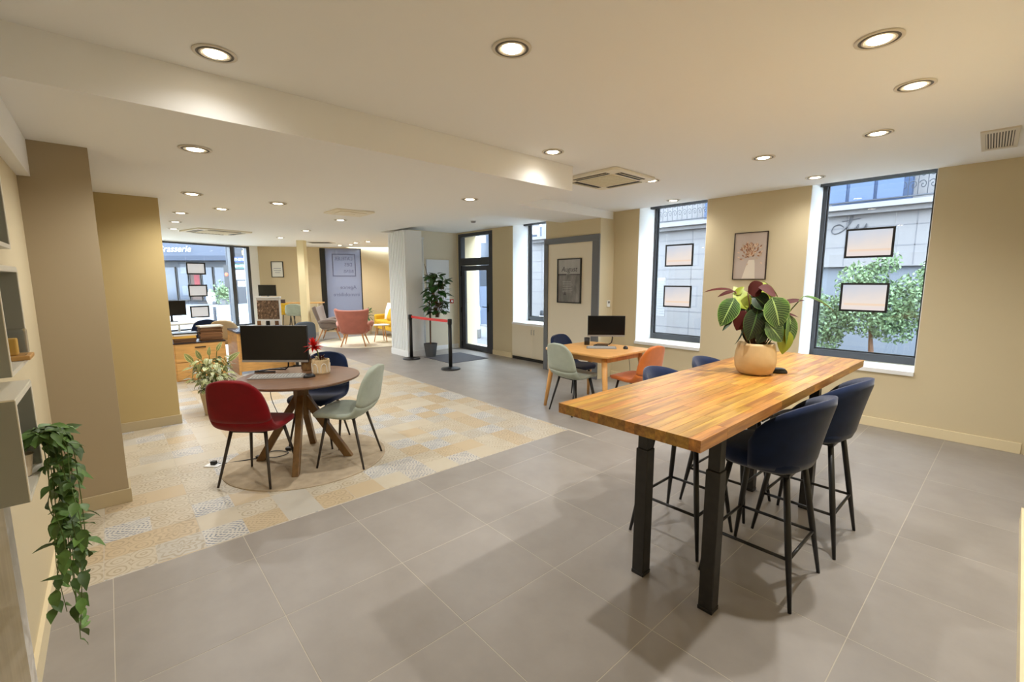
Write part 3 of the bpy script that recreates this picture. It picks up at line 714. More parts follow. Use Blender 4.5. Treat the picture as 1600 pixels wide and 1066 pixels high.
# big prayer plant on the high table
pp = thing('potted_plant', 'broad striped-leaf plant in a round tan pot on the high table', 'plant', (2.32,3.0,1.0))
MB().lathe([(.078,0),(.098,.015),(.112,.05),(.116,.085),(.112,.13),(.103,.175),(.100,.192),(.093,.190),(.096,.16)], 40, capt=False).build('pot', POTB, pp, smooth=True)
MB().lathe([(.096,.155),(.01,.165)], 24).build('soil', SOIL, pp)
r_ = Vector((.67,.743,0)); f_ = Vector((.743,-.67,0)); S0 = .000669
def Q(zx, zy, fd): return r_*((zx-690)*S0)+f_*fd+Vector((0,0,.185+(660-zy)*S0))
CAMN = f_+Vector((0,0,.35))
specs = [ # mesh kind, base, tip, normal, width scale
 ('M',(715,235,.10),(815,505,.13),CAMN,1.25),('M',(690,455,.09),(845,612,.12),CAMN,1.15),('M',(925,395,.05),(965,690,.08),CAMN+r_*.6,.95),
 ('M',(455,250,.02),(325,480,.06),CAMN-r_*.3,.95),('B',(545,205,.05),(690,120,.05),CAMN+Vector((0,0,-.4)),1.2),('B',(780,215,.06),(640,135,.08),CAMN+Vector((0,0,.8)),1.3),
 ('L',(845,270,-.04),(690,95,-.05),CAMN,.9),('L',(880,260,-.03),(785,75,-.04),r_*.9+f_*.35,.5),('L',(560,350,.03),(480,140,.0),CAMN,1.0),('L',(470,330,.02),(565,240,.01),CAMN,1.2),
 ('B',(540,360,.04),(470,525,.07),CAMN,1.3),('D',(640,330,.06),(565,610,.10),CAMN,1.0),('D',(515,500,.06),(475,665,.08),r_+f_*.2,.6),('D',(440,440,.03),(345,525,.05),r_*.3+f_*.5+Vector((0,0,1)),.5),
 ('L',(885,520,.06),(880,735,.09),CAMN,.95),('D',(870,430,.05),(890,610,.08),CAMN,.9),('D',(600,225,.04),(720,330,.09),CAMN,1.4),
 ('B',(470,185,-.02),(215,150,-.02),Vector((0,0,1))+f_*.35,.35),('B',(470,190,.0),(310,212,.02),Vector((0,0,1))+f_*.6,.5),('L',(465,220,.0),(545,150,.01),CAMN,.8),
 ('B',(865,305,.03),(1065,235,.03),Vector((0,0,1))+f_*.6,.5),('M',(1050,236,.03),(1368,305,.03),Vector((0,0,1))+f_*.45,.42),('B',(890,390,.03),(1000,395,.06),Vector((0,0,1))+f_*.5,.6),
 ('D',(760,330,.04),(760,560,.06),CAMN,1.2),('D',(560,300,.0),(640,480,.03),CAMN,1.2),('D',(700,400,.02),(700,640,.05),CAMN,1.1),('D',(620,420,.0),(600,640,.03),CAMN,1.0),('D',(800,300,.0),(850,470,.03),CAMN,1.1),('M',(480,240,.0),(600,330,.02),CAMN,1.0),('D',(700,520,.07),(640,640,.09),CAMN,1.1),('M',(760,380,-.08),(900,470,-.12),Vector((0,0,1))-f_,1),('M',(620,330,-.08),(520,450,-.13),Vector((0,0,1))-f_,1),('D',(690,260,-.05),(760,160,-.12),Vector((0,0,1))-f_*.5,1)]
DARKL = leafmat('maranta_dark_leaf', (14,26,12), (64,92,44), (36,60,24)); base_meshes = {k: leaf_mesh(.16,.085,.22,.25,m) for k, m in (('M',MARANTA),('B',BURG),('L',LIME),('D',DARKL))}
for kd, b_, t_, nr_, ws in specs:
    B_, T_ = Q(*b_), Q(*t_); place_leaf(base_meshes[kd], pp, B_, T_, nr_, .16, wscale=ws*(1.32 if ws > .65 else 1.1))
    root_ = Vector((B_.x*.25, B_.y*.25, .16)); mid_ = root_.lerp(B_, .5)+Vector((0,0,.03))
    MB().tube(spline([root_, mid_, B_], 7), .0035, 5).build('petiole', STEMB if kd in 'BD' else STEM, pp, smooth=True)
mouse('small black mouse behind the tan plant pot on the high table', (2.41,3.13,1.0), R(-60))

def bushy(parent, c, n, R_, hz, m, L, W, seed, droop=.35, up=.6, meshes=None, stems=True, stemm=STEM, name='leaf'):
    rr = random.Random(seed); me = [leaf_mesh(L, W, d_, .2, m, 5, 1) for d_ in (droop*.5, droop, droop*1.4)]
    for k in range(n):
        a = rr.uniform(0,6.28); q = rr.random()**.55; z = rr.uniform(-1,1)
        B_ = Vector((math.cos(a)*R_*q*math.sqrt(1-z*z*.6), math.sin(a)*R_*q*math.sqrt(1-z*z*.6), z*hz))+Vector(c)
        d_ = Vector((math.cos(a), math.sin(a), rr.uniform(-.7,up))).normalized(); s = rr.uniform(.7,1.15)
        place_leaf(me[k%3], parent, B_, B_+d_*L*s, Vector((rr.uniform(-.4,.4),rr.uniform(-.4,.4),1))+Vector((d_.x,d_.y,0))*-.3, L, name)
        if stems and k % 4 == 0: MB().tube([(c[0]+rr.uniform(-.03,.03),c[1]+rr.uniform(-.03,.03),c[2]-hz*1.2), B_], .003, 5).build('stem', stemm, parent)
vp = thing('potted_plant', 'variegated bushy plant in a pale planter on patterned tiles', 'plant', (-2.98,.95,0))
MB().lathe([(.105,0),(.14,.25),(.145,.255),(.13,.255),(.128,.23)], 4 if 0 else 28, capt=False).build('planter', POTW, vp, smooth=False); MB().lathe([(.128,.225),(.01,.235)], 20).build('soil', SOIL, vp)
bushy(vp, (0,0,.46), 230, .22, .20, VARIEG, .085, .05, 11, .5, .5)
for zx, zy, dx in ((-.02,.80,.0),(.10,.86,.09),(-.14,.76,-.12),(.26,.74,.2),(-.26,.72,-.2)):
    B_ = Vector((.67*zx*.8,.743*zx*.8,zy-.12)); place_leaf(leaf_mesh(.16,.07,.2,.2,VARIEG), vp, B_, B_+Vector((.67*dx*.6,.743*dx*.6,.11)), CAMN, .16); MB().tube([(0,0,.3), B_], .004, 5).build('stem', STEM, vp)
ft = thing('fig_tree', 'slim rubber fig in a grey pot beside the slatted column', 'plant', (-4.70,4.97,0))
MB().lathe([(.10,0),(.135,.26),(.14,.28),(.125,.28),(.12,.24)], 24, capt=False).build('pot', TERRA, ft); MB().lathe([(.12,.235),(.01,.245)], 18).build('soil', SOIL, ft)
MB().tube([(0,0,.24),(.015,-.01,.7),(-.01,.0,1.0),(.0,.0,1.55),(-.06,-.06,1.9)], [.016,.013,.010,.007,.004], 7).build('trunk', STEMB, ft); MB().tube([(-.03,.02,.24),(-.02,.03,.9),(.05,.06,1.4)], [.012,.01,.006], 6).build('trunk', STEMB, ft)
bushy(ft, (.12,.10,1.30), 170, .22, .40, LEAFD, .17, .10, 21, .3, .8, stems=True, stemm=STEMB)

# ------------------------------------------------------------------ left wall cubes, hanging vine
def cube_shelf(label, x0, x1, yf, z0, z1):
    t = thing('cube_shelf', label, 'shelf', ((x0+x1)/2,-.23,z0), 0, 'open cube shelves on the left wall'); hx = (x1-x0)/2; D = yf+.23; H = z1-z0; e = .014
    MB().box(-hx,-hx+e,0,D,0,H).build('side_panel', SHELFG, t); MB().box(hx-e,hx,0,D,0,H).build('side_panel', SHELFG, t)
    MB().box(-hx+e,hx-e,0,D,0,e).build('bottom_panel', SHELFW, t); MB().box(-hx,hx,0,D+.0005,H,H+.004).box(-hx+e,hx-e,0,D,H-e,H).build('top_panel', SHELFW, t)
    MB().box(-hx+e,hx-e,.0,.006,e,H-e).build('back_panel', SHELFG, t)
    fb = MB(); frame_rect(fb, -hx, hx, 0, H, e, D, D+.002); fb.build('edge_band', SHELFW, t); return t
cube_shelf('lowest grey-green cube shelf, with the trailing plant in it', 1.30, 1.63, -.092, .968, 1.248)
cube_shelf('middle cube shelf holding the clear box on a wooden base', 1.04, 1.445, -.112, 1.285, 1.603)
cube_shelf('topmost cube shelf on the left wall near the ceiling', 1.09, 1.50, -.114, 1.665, 2.02)
dp = thing('display_box', 'clear acrylic box on a wooden base in the middle cube shelf', 'box', (1.13,-.125,1.30))
MB().box(-.06,.06,-.055,.03,.0,.014).build('base', OAK, dp, bevel=.002); MB().box(-.045,.045,-.05,.022,.014,.10).build('cover', glassmat('acrylic', (.93,.95,.98,1)), dp, bevel=.006); MB().box(-.02,.02,-.03,.0,.014,.07).build('figurine', YFOLD, dp, bevel=.004)
o = MB().box(1.345,1.44,-.23,-.168,0,.955).build('upright_panel', mat('white_wood', (220,214,204), .55, var=.06, vscale=6, stretch=(30,30,.6))); tag(o, 'white wood-grain upright panel below the lowest cube shelf', 'panel')
hv = thing('hanging_vine', 'trailing green vine spilling from the lowest cube shelf', 'plant', (1.43,-.125,.985))
MB().lathe([(.022,0),(.030,.06),(.032,.065)], 16).build('pot', POTW, hv)
rr = random.Random(9); lmv = [leaf_mesh(.046,.026,d_,.3,LEAFV,5,1,1.15) for d_ in (.15,.35,.6)]
for s in range(19):
    u_ = (s%13)/12; px = -.13+.15*u_+rr.uniform(-.02,.02); out = rr.uniform(.05,.115); ln = [.55,.50,.35,.58,.22,.30,.45,.25,.48,.4,.32,.5,.2,.28,.34,.2,.36,.25,.3][s]
    P0 = [(0,0,.06),(px*.4,out*.6,.125),(px*.8,out,.08),(px+.02,out+rr.uniform(-.01,.012),.02-ln*.3),(px+.05+rr.uniform(-.02,.03),out+rr.uniform(-.015,.015),-ln*.65),(px+.08+rr.uniform(-.02,.04),out+rr.uniform(-.02,.02),-ln)]
    sp_ = spline(P0, 26); MB().tube(sp_, .0013, 4).build('vine_stem', STEM, hv)
    for i in range(4, 26, 1):
        if i > 8 and rr.random() < .36: continue
        b_ = Vector(sp_[i]); a = rr.uniform(-2.6,2.6)-math.pi/2*0; d_ = Vector((math.cos(a)*.9,abs(math.sin(a))*.6*rr.choice((1,1,-.4)),rr.uniform(-.75,.15))).normalized()
        q = b_+d_*.043*rr.uniform(.75,1.2)
        if q.y < -.08: continue
        place_leaf(lmv[i%3], hv, b_, q, Vector((rr.uniform(-.3,.9),rr.uniform(-.3,.5),1)), .043)
# picture on the wall between the piers
pf = thing('framed_picture', 'dark framed picture on the left wall between the two piers, edge-on', 'picture', (-1.75,.035,1.25)); fb = MB(); frame_rect(fb, -.3, .3, 0, .81, .02, .0, .042); fb.build('frame', mat('dark_brown_frame', (48,26,20), .5), pf); MB().box(-.28,.28,.004,.03,.02,.79).build('print', PAPER, pf)

# ------------------------------------------------------------------ wall pictures and window displays
pc = thing('framed_picture', 'framed print of dried flowers in a white vase between two windows', 'picture', (1.04,FY,1.575))
fb = MB(); frame_rect(fb, -.2, .2, 0, .585, .009, -.022, 0); fb.build('frame', mat('thin_brown_frame', (44,30,24), .4), pc)
MB().box(-.191,.191,-.014,-.002,.009,.576).build('print_ground', mat('print_taupe', (196,180,168), .25, spec=.5), pc)
VS = mat('print_vase', (226,214,196), .4); DRY = mat('print_dry', (160,112,82), .5, rand=.3); DRYL = mat('print_dry_pale', (208,180,152), .5, rand=.2)
MB().prism([(-.085,.012),(.075,.012),(.065,.20),(.055,.245),(-.01,.245),(-.03,.2)], 0, .0012).build('printed_vase', VS, pc).matrix_local = Matrix.Translation((0,-.0143,0)) @ Matrix.Rotation(R(90),4,'X')
rr = random.Random(4)
pet = [MB().prism([(0,-.004),(.010,-.002),(.018,-.008),(.038,.0),(.018,.010),(.006,.005)], 0, .0012).mesh('printed_petal') for _ in range(2)]; pet[0].materials.append(DRY); pet[1].materials.append(DRYL)
for k in range(150):
    a = rr.gauss(math.pi/2,.75); d_ = rr.uniform(.015,.16)*(1 if k%5 else 1.15)
    o = link('printed_petal', pet[0 if rr.random()<.6 else 1], pc, (.012+.85*d_*math.cos(a),-.0145-.0006*(k%3),.27+d_*math.sin(a)), rot=(R(90),-a+rr.uniform(-.5,.5),0))
po = thing('framed_poster', 'black framed grey landscape poster with lettering on the closet panel', 'poster', (-1.64,CLY-.012,1.195))
fb = MB(); frame_rect(fb, -.258, .258, 0, .726, .017, -.025, 0); fb.build('frame', BLACK, po)
def posterm():
    m, nt, b = newmat('grey_landscape_print'); vec = mapping(nt, (3,3,1.0)); n = noise(nt, vec, 3, 5, .6); tc = nt.nodes.new('ShaderNodeTexCoord'); sp = nt.nodes.new('ShaderNodeSeparateXYZ'); nt.links.new(tc.outputs['Object'], sp.inputs[0])
    z = V(nt, sp.outputs[2]); v = V(nt, n.outputs[0])
    c = mixc(nt, z.gt(.475), mixc(nt, (v-.3)*2.5, lin((84,82,82)), lin((150,146,142))), mixc(nt, (v-.3)*2, lin((158,156,154)), lin((186,184,182))))
    nt.links.new(c, b.inputs['Base Color']); b.inputs['Roughness'].default_value = .3; return m
MB().box(-.241,.241,-.012,-.002,.017,.709).build('print', posterm(), po)
PI = mat('poster_ink', (70,66,68), .5); PL = mat('poster_light_ink', (204,202,198), .5)
MB().box(-.24,-.06,-.0135,-.012,.455,.478).box(.02,.24,-.0135,-.012,.46,.474).build('printed_shore', PI, po)
text('printed_lettering', 'August', .12, PI, po, (0,-.0135,.55), (R(90),0,0), font_shear=.25)
mb = MB()
for i in range(7): mb.box(-.14,.04+.02*(i%3),-.0135,-.012,.35-i*.028,.354-i*.028)
mb.build('printed_text_lines', PL, po); MB().prism([(-.12,.13),(-.06,.13),(-.07,.17),(-.09,.19),(-.11,.16)],0,.0012).build('printed_rock', PI, po).matrix_local = Matrix.Translation((0,-.0123,0)) @ Matrix.Rotation(R(90),4,'X')
def displaymat(name, blue, orange):
    m, nt, b = newmat(name); tc = nt.nodes.new('ShaderNodeTexCoord'); sp = nt.nodes.new('ShaderNodeSeparateXYZ'); nt.links.new(tc.outputs['Object'], sp.inputs[0]); n = noise(nt, tc.outputs['Object'], 4, 2)
    x, z, v = V(nt, sp.outputs[0]), V(nt, sp.outputs[2]), V(nt, n.outputs[0])
    c = mixc(nt, ((z*3.4-x*.8)+v*.8-.8).f('MAXIMUM',0).f('MINIMUM',1), lin((224,212,204)), lin(blue))
    c = mixc(nt, (z-.085).f('ABSOLUTE').lt(.012)*x.gt(-.18), c, lin(orange)); c = mixc(nt, z.lt(.06), c, lin((222,210,206)))
    b.inputs['Base Color'].default_value = (.05,.05,.05,1); nt.links.new(c, b.inputs['Emission Color']); b.inputs['Emission Strength'].default_value = .85; b.inputs['Roughness'].default_value = .2
    return m
DISP = [displaymat('lit_listing_a', (176,196,220), (228,204,184)), displaymat('lit_listing_b', (176,190,210), (230,204,180))]
def display(label, parent_loc, w_, h_, rz=0, m=0, group='lit property displays hung in the windows', plain=False):
    t = thing('window_display', label, 'display', parent_loc, rz, group)
    fb = MB(); frame_rect(fb, -w_/2, w_/2, 0, h_, .034 if plain else .022, -.008, .008); fb.build('frame', BLKPL, t)
    MB().box(-w_/2+.022,w_/2-.022,-.004,.004,.022,h_-.022).build('listing_sheet', mat('backlit_sheet', (206,206,212), .6, emit=.3) if plain else DISP[m], t)
    for sx in (-1,1): MB().tube([(sx*(w_/2-.01),0,h_),(sx*(w_/2-.01),0,h_+.16)], .0012, 4).build('hanging_wire', SILV, t)
    return t
for wx, n1, n2 in ((2.163,'right-hand street window','right-hand street window'),(-.117,'window behind the oak table','window behind the oak table')):
    display('upper black framed lit display in the '+n1, (wx,6.5,1.818 if wx>1 else 1.773), .445, .328, m=0)
    display('lower black framed lit display in the '+n2, (wx,6.5,1.208 if wx>1 else 1.16), .447, .328, m=1)
th = thing('thermostat', 'small white wall thermostat right of the closet', 'thermostat', (-1.035,6.02,1.20), R(90)); MB().box(-.035,.035,-.02,0,-.05,.05).build('case', WHITE, th, bevel=.003); MB().box(-.025,.025,-.022,-.019,.005,.04).build('screen', SILV, th)

# ------------------------------------------------------------------ lobby things
wb = MB().box(0,.02,0,.58,0,1.16).build('white_board', mat('board_white', (238,242,248), .35), loc=(-5.40,5.33,.865), bevel=.003); tag(wb, 'plain white board on the lobby wall left of the entry door', 'board')
fa = thing('fire_alarm', 'small red fire call point beside the entry door', 'alarm', (-5.40,5.965,1.05)); MB().box(0,.035,-.045,.045,0,.09).build('case', REDB, fa, bevel=.004); MB().box(.035,.038,-.028,.028,.02,.07).build('plate', WHITE, fa)
rd = thing('tube_radiator', 'tall white tube radiator behind the fig tree', 'radiator', (-5.36,5.12,0))
for k in range(4): MB().tube([(.03,-.09+k*.06,.12),(.03,-.09+k*.06,2.48)], .02, 8).build('tube', WHITE, rd, smooth=True)
for z in (.14,2.46): MB().tube([(.03,-.12,z),(.03,.12,z)], .022, 8).build('header', WHITE, rd)
def post(label, x, y, belt=None):
    t = thing('barrier_post', label, 'barrier post', (x,y,0), 0, 'black belt barrier posts')
    autos(MB().lathe([(.17,0),(.172,.012),(.165,.022),(.10,.030),(.035,.045),(.034,.05)], 36).build('base', BLACK, t)); MB().lathe([(.033,.03),(.033,.80)], 20).build('pole', BLACK, t, smooth=True); autos(MB().lathe([(.037,.80),(.039,.805),(.039,.885),(.034,.895)], 20).build('cassette', BLKPL, t))
    if belt:
        n = 12; mb = MB(); pts_ = [(belt*i/n, -.0*i, .855-.006*math.sin(math.pi*i/n)) for i in range(n+1)]
        for a, b in zip(pts_, pts_[1:]): mb.obox(((a[0]+b[0])/2,0,(a[2]+b[2])/2), ((b[0]-a[0])/2,0,(b[2]-a[2])/2), (0,.0012,0), (0,0,.024))
        mb.build('belt', REDB, t)
    return t
post('black barrier post by the slatted column, its red belt pulled out', -4.73,4.54, 1.40); post('black barrier post nearest the door mat, belt hooked on', -3.31,4.53)
o = MB().box(-.5,.5,-.45,.45,0,.008).build('door_mat', MATM, loc=(-4.25,5.28,0)); tag(o, 'grey door mat inside the entry door', 'mat')
sd = thing('smoke_detector', 'small round detector on the ceiling above the entry', 'detector', (-3.35,5.1,ZU)); MB().lathe([(.05,-.012),(.055,0)], 20).build('base', WHITE, sd); MB().lathe([(.02,-.04),(.04,-.035),(.045,-.012)], 20).build('dome', SILV, sd)

# ------------------------------------------------------------------ far area furniture
cb_ = thing('drawer_cabinet', 'oak filing cabinet with two drawers loaded with folders', 'cabinet', (-5.50,1.13,0))
MB().box(-.235,.22,-.34,.34,.0,.585).build('body', OAK, cb_, bevel=.003); MB().box(-.24,.235,-.345,.345,.585,.605).build('top', mat('dark_top', (52,40,38), .35), cb_)
for z0, z1 in ((.02,.29),(.30,.575)):
    d = MB().box(.221,.236,-.325,.325,z0,z1).build('drawer', OAK, cb_, bevel=.002); MB().box(.236,.25,-.07,.07,z1-.06,z1-.045).build('handle', BLKPL, d)
ORD = ['lowest','second','third','fourth','fifth','sixth','seventh','eighth','ninth','tenth','eleventh','twelfth']
rr = random.Random(8)
def stack(x, y, n, th_, w_, d_, where, ms):
    z = .605
    for k in range(n):
        m = ms[k % len(ms)]; o = MB().box(-w_/2,w_/2,-d_/2,d_/2,0,th_*.92).build('paper_folder', m, loc=(x+rr.uniform(-.012,.012), y+rr.uniform(-.012,.012), z), rz=rr.uniform(-.08,.08)); z += th_
        tag(o, ('lowest brown folder in the %s stack on the oak cabinet' % where if k == 0 else '%s brown folder from the bottom of the %s stack on the oak cabinet' % (ORD[k], where)), 'folder', 'brown folders in the %s stack' % where)
stack(-5.46,1.30,12,.018,.26,.30,'taller',[KRAFT])
tag(MB().box(-.13,.13,-.16,.16,0,.02).build('paper_folder', PAPER, loc=(-5.46,1.30,.605+12*.018), rz=.1), 'white papers topping the taller folder stack', 'papers')
stack(-5.46,.95,2,.03,.25,.29,'lower',[KRAFT]); tag(MB().box(-.13,.13,-.15,.15,0,.04).build('paper_folder', YFOLD, loc=(-5.46,.95,.665), rz=-.06), 'yellow folder in the lower stack on the oak cabinet', 'folder'); tag(MB().box(-.13,.13,-.15,.15,0,.025).build('paper_folder', PAPER, loc=(-5.46,.95,.705), rz=.05), 'white papers above the yellow folder', 'papers'); tag(MB().box(-.14,.14,-.16,.16,0,.02).build('paper_folder', BLKPL, loc=(-5.47,.96,.73), rz=0), 'black folder topping the lower stack on the oak cabinet', 'folder')
def office_chair(label, m, loc, rz):
    c = thing('office_chair', label, 'chair', loc, rz); a, b = shell(SEAT_PROF, [h*1.05 for h in SEAT_HW], SEAT_WRAP, SEAT_LIFT, .06, split=15)
    for q in (a,b): q.v = [(x,y,z*1.03) for x,y,z in q.v]
    a.build('seat', m, c, smooth=True); b.build('backrest', m, c, smooth=True); MB().tube([(0,0,.06),(0,0,.44)], .025, 10).build('gas_column', BLACK, c)
    for k in range(5): a = 2*math.pi*k/5; MB().tube([(0,0,.08),(.27*math.cos(a),.27*math.sin(a),.05)], [.022,.014], 6).build('base_arm', BLACK, c); MB().lathe([(.02,0),(.025,.02),(.02,.045)], 8, (.27*math.cos(a),.27*math.sin(a),0)).build('caster', BLACK, c)
    for s in (-1,1): MB().tube([(s*.2,.0,.46),(s*.27,.0,.5),(s*.27,-.02,.64),(s*.27,.16,.64)], .012, 6).build('armrest', BLKPL, c)
    return c
office_chair('cream swivel chair behind the oak filing cabinet', CREAMF, (-6.22,1.74,0), head(-.75,.6))
dk = thing('desk', 'desk with slate-blue top and oak modesty panel', 'desk', (-5.62,2.06,0))
MB().box(-.42,.44,-.44,.45,.70,.73).build('desk_top', DESKB, dk, bevel=.003); MB().box(.36,.385,-.40,.41,.05,.70).build('modesty_panel', OAK, dk)
for y in (-.42,.42): MB().box(-.40,.42,y-.015,y+.015,0,.70).build('side_panel', OAK, dk)
office_chair('grey-blue swivel chair half hidden by the round table monitor', mat('slate_fabric', (86,96,108), .85), (-5.0,2.47,0), head(-.95,-.3))
br = thing('brochure_stand', 'white brochure stand with a photo panel and leaflets', 'stand', (-6.28,2.365,0), YAW)
MB().box(-.23,.23,.03,.05,.0,1.24).build('back_panel', WHITE, br); MB().box(-.24,.24,.0,.06,1.235,1.26).build('top_rail', WHITE, br)
def photom():
    m, nt, b = newmat('photo_print'); vec = mapping(nt, (7,1,5)); n = noise(nt, vec, 3.5, 5, .7); v = V(nt, n.outputs[0])
    c = mixc(nt, (v-.35)*3.2, lin((52,40,32)), lin((150,118,92))); c = mixc(nt, v.gt(.60), c, lin((196,170,150))); nt.links.new(c, b.inputs['Base Color']); b.inputs['Roughness'].default_value = .3; return m
MB().box(-.215,.20,.022,.03,.83,1.19).build('photo_panel', photom(), br); MB().box(-.23,.23,-.09,.03,.62,.64).build('leaflet_shelf', WHITE, br)
for k, m in enumerate((KRAFT, PAPER, BLKPL, PAPER, KRAFT)): MB().box(-.2+k*.085,-.13+k*.085,-.04,-.03,.64,.80).build('leaflet', m, br)
wd = thing('desk', 'white desk against the far shopfront glass', 'desk', (-8.0,1.05,0), R(25)); MB().box(-.5,.6,-.55,.4,.71,.745).build('desk_top', WHITE, wd, bevel=.003)
for sx in (-.45,.55):
    for sy in (-.5,.35): MB().tube([(sx,sy,0),(sx,sy,.71)], .02, 8).build('leg', WHITE, wd)
dining_chair('navy shell chair at the white desk before the shop window', NAVY, (-7.05,1.33,0), head(-.8,-.3), BLACK)
monitor('monitor seen from the side on the white desk', (-8.0,1.02,.745), R(80), .5, .30, .12, stand='t')
# high back table with stools and screen along the far wall
ht = thing('console_table', 'high pale console table along the far wall', 'table', (-10.62,3.95,0), a2); MB().box(-.75,.9,-.22,.22,.92,.95).build('table_top', OAK, ht); MB().box(-.7,-.66,-.2,.2,0,.92).box(.8,.84,-.2,.2,0,.92).build('end_panel', WALLP, ht)
def tall_chair(label, m, loc, rz):
    c = thing('counter_stool', label, 'stool', loc, rz); a, b = shell(SEAT_PROF, SEAT_HW, SEAT_WRAP, SEAT_LIFT, .045, split=15)
    for q in (a,b): q.v = [(x,y,(z-.44)*.75+.66) for x,y,z in q.v]
    a.build('seat', m, c, smooth=True); b.build('backrest', m, c, smooth=True); ps = []
    for sx in (-1,1):
        for sy in (-1,1): MB().tube([(sx*.13,sy*.12,.65),(sx*.2,sy*.19,0)], [.013,.009], 6).build('leg', BLACK, c)
    MB().tube([(-.18,-.17,.22),(.18,-.17,.22),(.18,.17,.22),(-.18,.17,.22),(-.18,-.17,.22)], .007, 6).build('footrest', BLACK, c)
tall_chair('mustard counter stool at the far console table', YELLOW, (-10.10,3.72,0), head(-.8,.5)); tall_chair('sage counter stool at the far console table', SAGE, (-9.52,3.83,0), head(-.75,.6))
monitor('screen on the far console table reflecting the shop window', (-10.45,3.36,.95), YAW+.1, .46, .30, .2, stand='t')
o = MB().box(-.1,.1,-.06,.06,0,.10).build('dark_box', mat('dark_box', (70,52,50), .6), loc=(-10.25,3.62,.95), rz=YAW); tag(o, 'dark box beside the screen on the far console table', 'box')
fpix = thing('framed_picture', 'small black framed certificate on the far wall', 'picture', E0[:2]+(1.66,), a2)
fb = MB(); frame_rect(fb, .34, .68, 0, .47, .02, -.025, 0); fb.build('frame', BLACK, fpix); MB().box(.36,.66,-.012,-.002,.02,.45).build('certificate', PAPER, fpix); MB().box(.44,.58,-.014,-.012,.14,.15).box(.41,.61,-.014,-.012,.2,.21).box(.41,.61,-.014,-.012,.26,.27).build('printed_text_lines', INK, fpix)
ra = thing('wall_alarm', 'small red and brown call point on the far wall by the post', 'alarm', E0[:2]+(1.0,), a2); MB().box(1.28,1.36,-.03,0,.05,.16).build('case', REDB, ra); MB().box(1.29,1.35,-.02,0,-.03,.04).build('sounder', STEMB, ra)
def armchair(label, m, loc, rz):
    c = thing('armchair', label, 'armchair', loc, rz, 'winged lounge armchairs')
    prof = [(.30,.35),(.27,.38),(.1,.36),(-.08,.32),(-.17,.34),(-.23,.44),(-.29,.60),(-.345,.76),(-.365,.84),(-.37,.86)]; hw = [.24,.29,.31,.30,.28,.29,.32,.355,.37,.36]
    a, b = shell(prof, hw, [0,0,0,0,.02,.06,.09,.10,.10,.09], [0,.01,.03,.05,.05,.03,.0,.02,.045,.05], .09, split=12)
    a.build('seat', m, c, smooth=True); b.build('backrest', m, c, smooth=True)
    for s in (-1,1): MB().tube(spline([(s*.30,-.22,.48),(s*.36,-.05,.53),(s*.39,.12,.54),(s*.37,.24,.50),(s*.33,.30,.42)], 14), [.05]*10+[.05,.045,.04,.03], 10).obox((s*.335,.04,.43),(.025,0,0),(0,.24,0),(0,0,.07)).build('arm', m, c, smooth=True)
    for sx in (-1,1):
        for sy in (-1,1): MB().tube([(sx*.18,sy*.15,.33),(sx*.28,sy*.29,0)], [.022,.012], 8).build('leg', LOUNGEW, c, smooth=True)
    MB().box(-.19,.19,-.16,-.12,.28,.31).box(-.19,.19,.12,.16,.28,.31).build('under_rail', LOUNGEW, c); MB().lathe([(.018,0),(.01,.008)], 10).build('button', m, c, loc=(0,-.345,.64)).rotation_euler = (R(80),0,0)
    return c
armchair('pink velvet winged armchair with its back to the camera on the ivory rug', PINK, (-7.32,4.46,.012), head(-.85,.52))
armchair('grey velvet winged armchair turned sideways beside the post', GREYV, (-8.75,4.42,.012), head(.55,.85))
rg = MB().lathe([(1.2,0),(1.2,.008),(1.19,.012)], 64).build('round_rug', RUGW, loc=(-7.85,5.05,0)); tag(rg, 'round ivory rug under the pink armchair', 'rug')
sf = thing('sofa', 'mustard yellow sofa with wooden legs behind the slatted column', 'sofa', (-8.45,6.08,0), a3)
MB().box(-.72,.72,-.35,.30,.20,.34).build('base', YELLOW, sf, bevel=.03, seg=3); MB().box(-.6,.6,-.36,.16,.34,.46).build('seat_cushion', YELLOW, sf, bevel=.04, seg=3); MB().box(-.62,.62,.14,.32,.34,.80).build('backrest', YELLOW, sf, bevel=.05, seg=3)
for s in (-1,1): MB().box(min(s*.6,s*.74),max(s*.6,s*.74),-.34,.32,.22,.60).build('arm', YELLOW, sf, bevel=.05, seg=3)
for sx in (-1,1):
    for sy in (-1,1): MB().tube([(sx*.62,sy*.26,.21),(sx*.66,sy*.29,0)], [.022,.013], 8).build('leg', LOUNGEW, sf)
def cushion(label, m, loc, rot, s=.24):
    n = 9; mb = MB(); V_ = []
    for sg in (1,-1):
        for i in range(n):
            for j in range(n):
                u, v = -1+2*i/(n-1), -1+2*j/(n-1); h = .07*(max(0,(1-u*u)*(1-v*v)))**.4; V_.append((u*s*(1-.06*v*v*(1-abs(u))), sg*h, v*s*(1-.06*u*u*(1-abs(v)))))
    F = [(i*n+j,(i+1)*n+j,(i+1)*n+j+1,i*n+j+1) for i in range(n-1) for j in range(n-1)]; F += [tuple(n*n+k for k in f[::-1]) for f in F]
    mb.v, mb.f = V_, F; o = mb.build('cushion', m, loc=loc, smooth=True); o.rotation_euler = rot; return tag(o, label, 'cushion')
cushion('white square cushion leaning on the mustard sofa', WHITE, (-8.62,6.03,.70), (R(-14),0,a3+.1)); cushion('yellow cushion in front of the white cushion on the sofa', YELLOW, (-8.32,5.90,.63), (R(-18),0,a3-.1), .18)
sb = thing('side_table', 'small white-topped side table beside the pink armchair', 'table', (-7.55,5.25,.012)); autos(MB().lathe([(.20,.42),(.21,.43),(.21,.44)], 32).build('table_top', WHITE, sb))
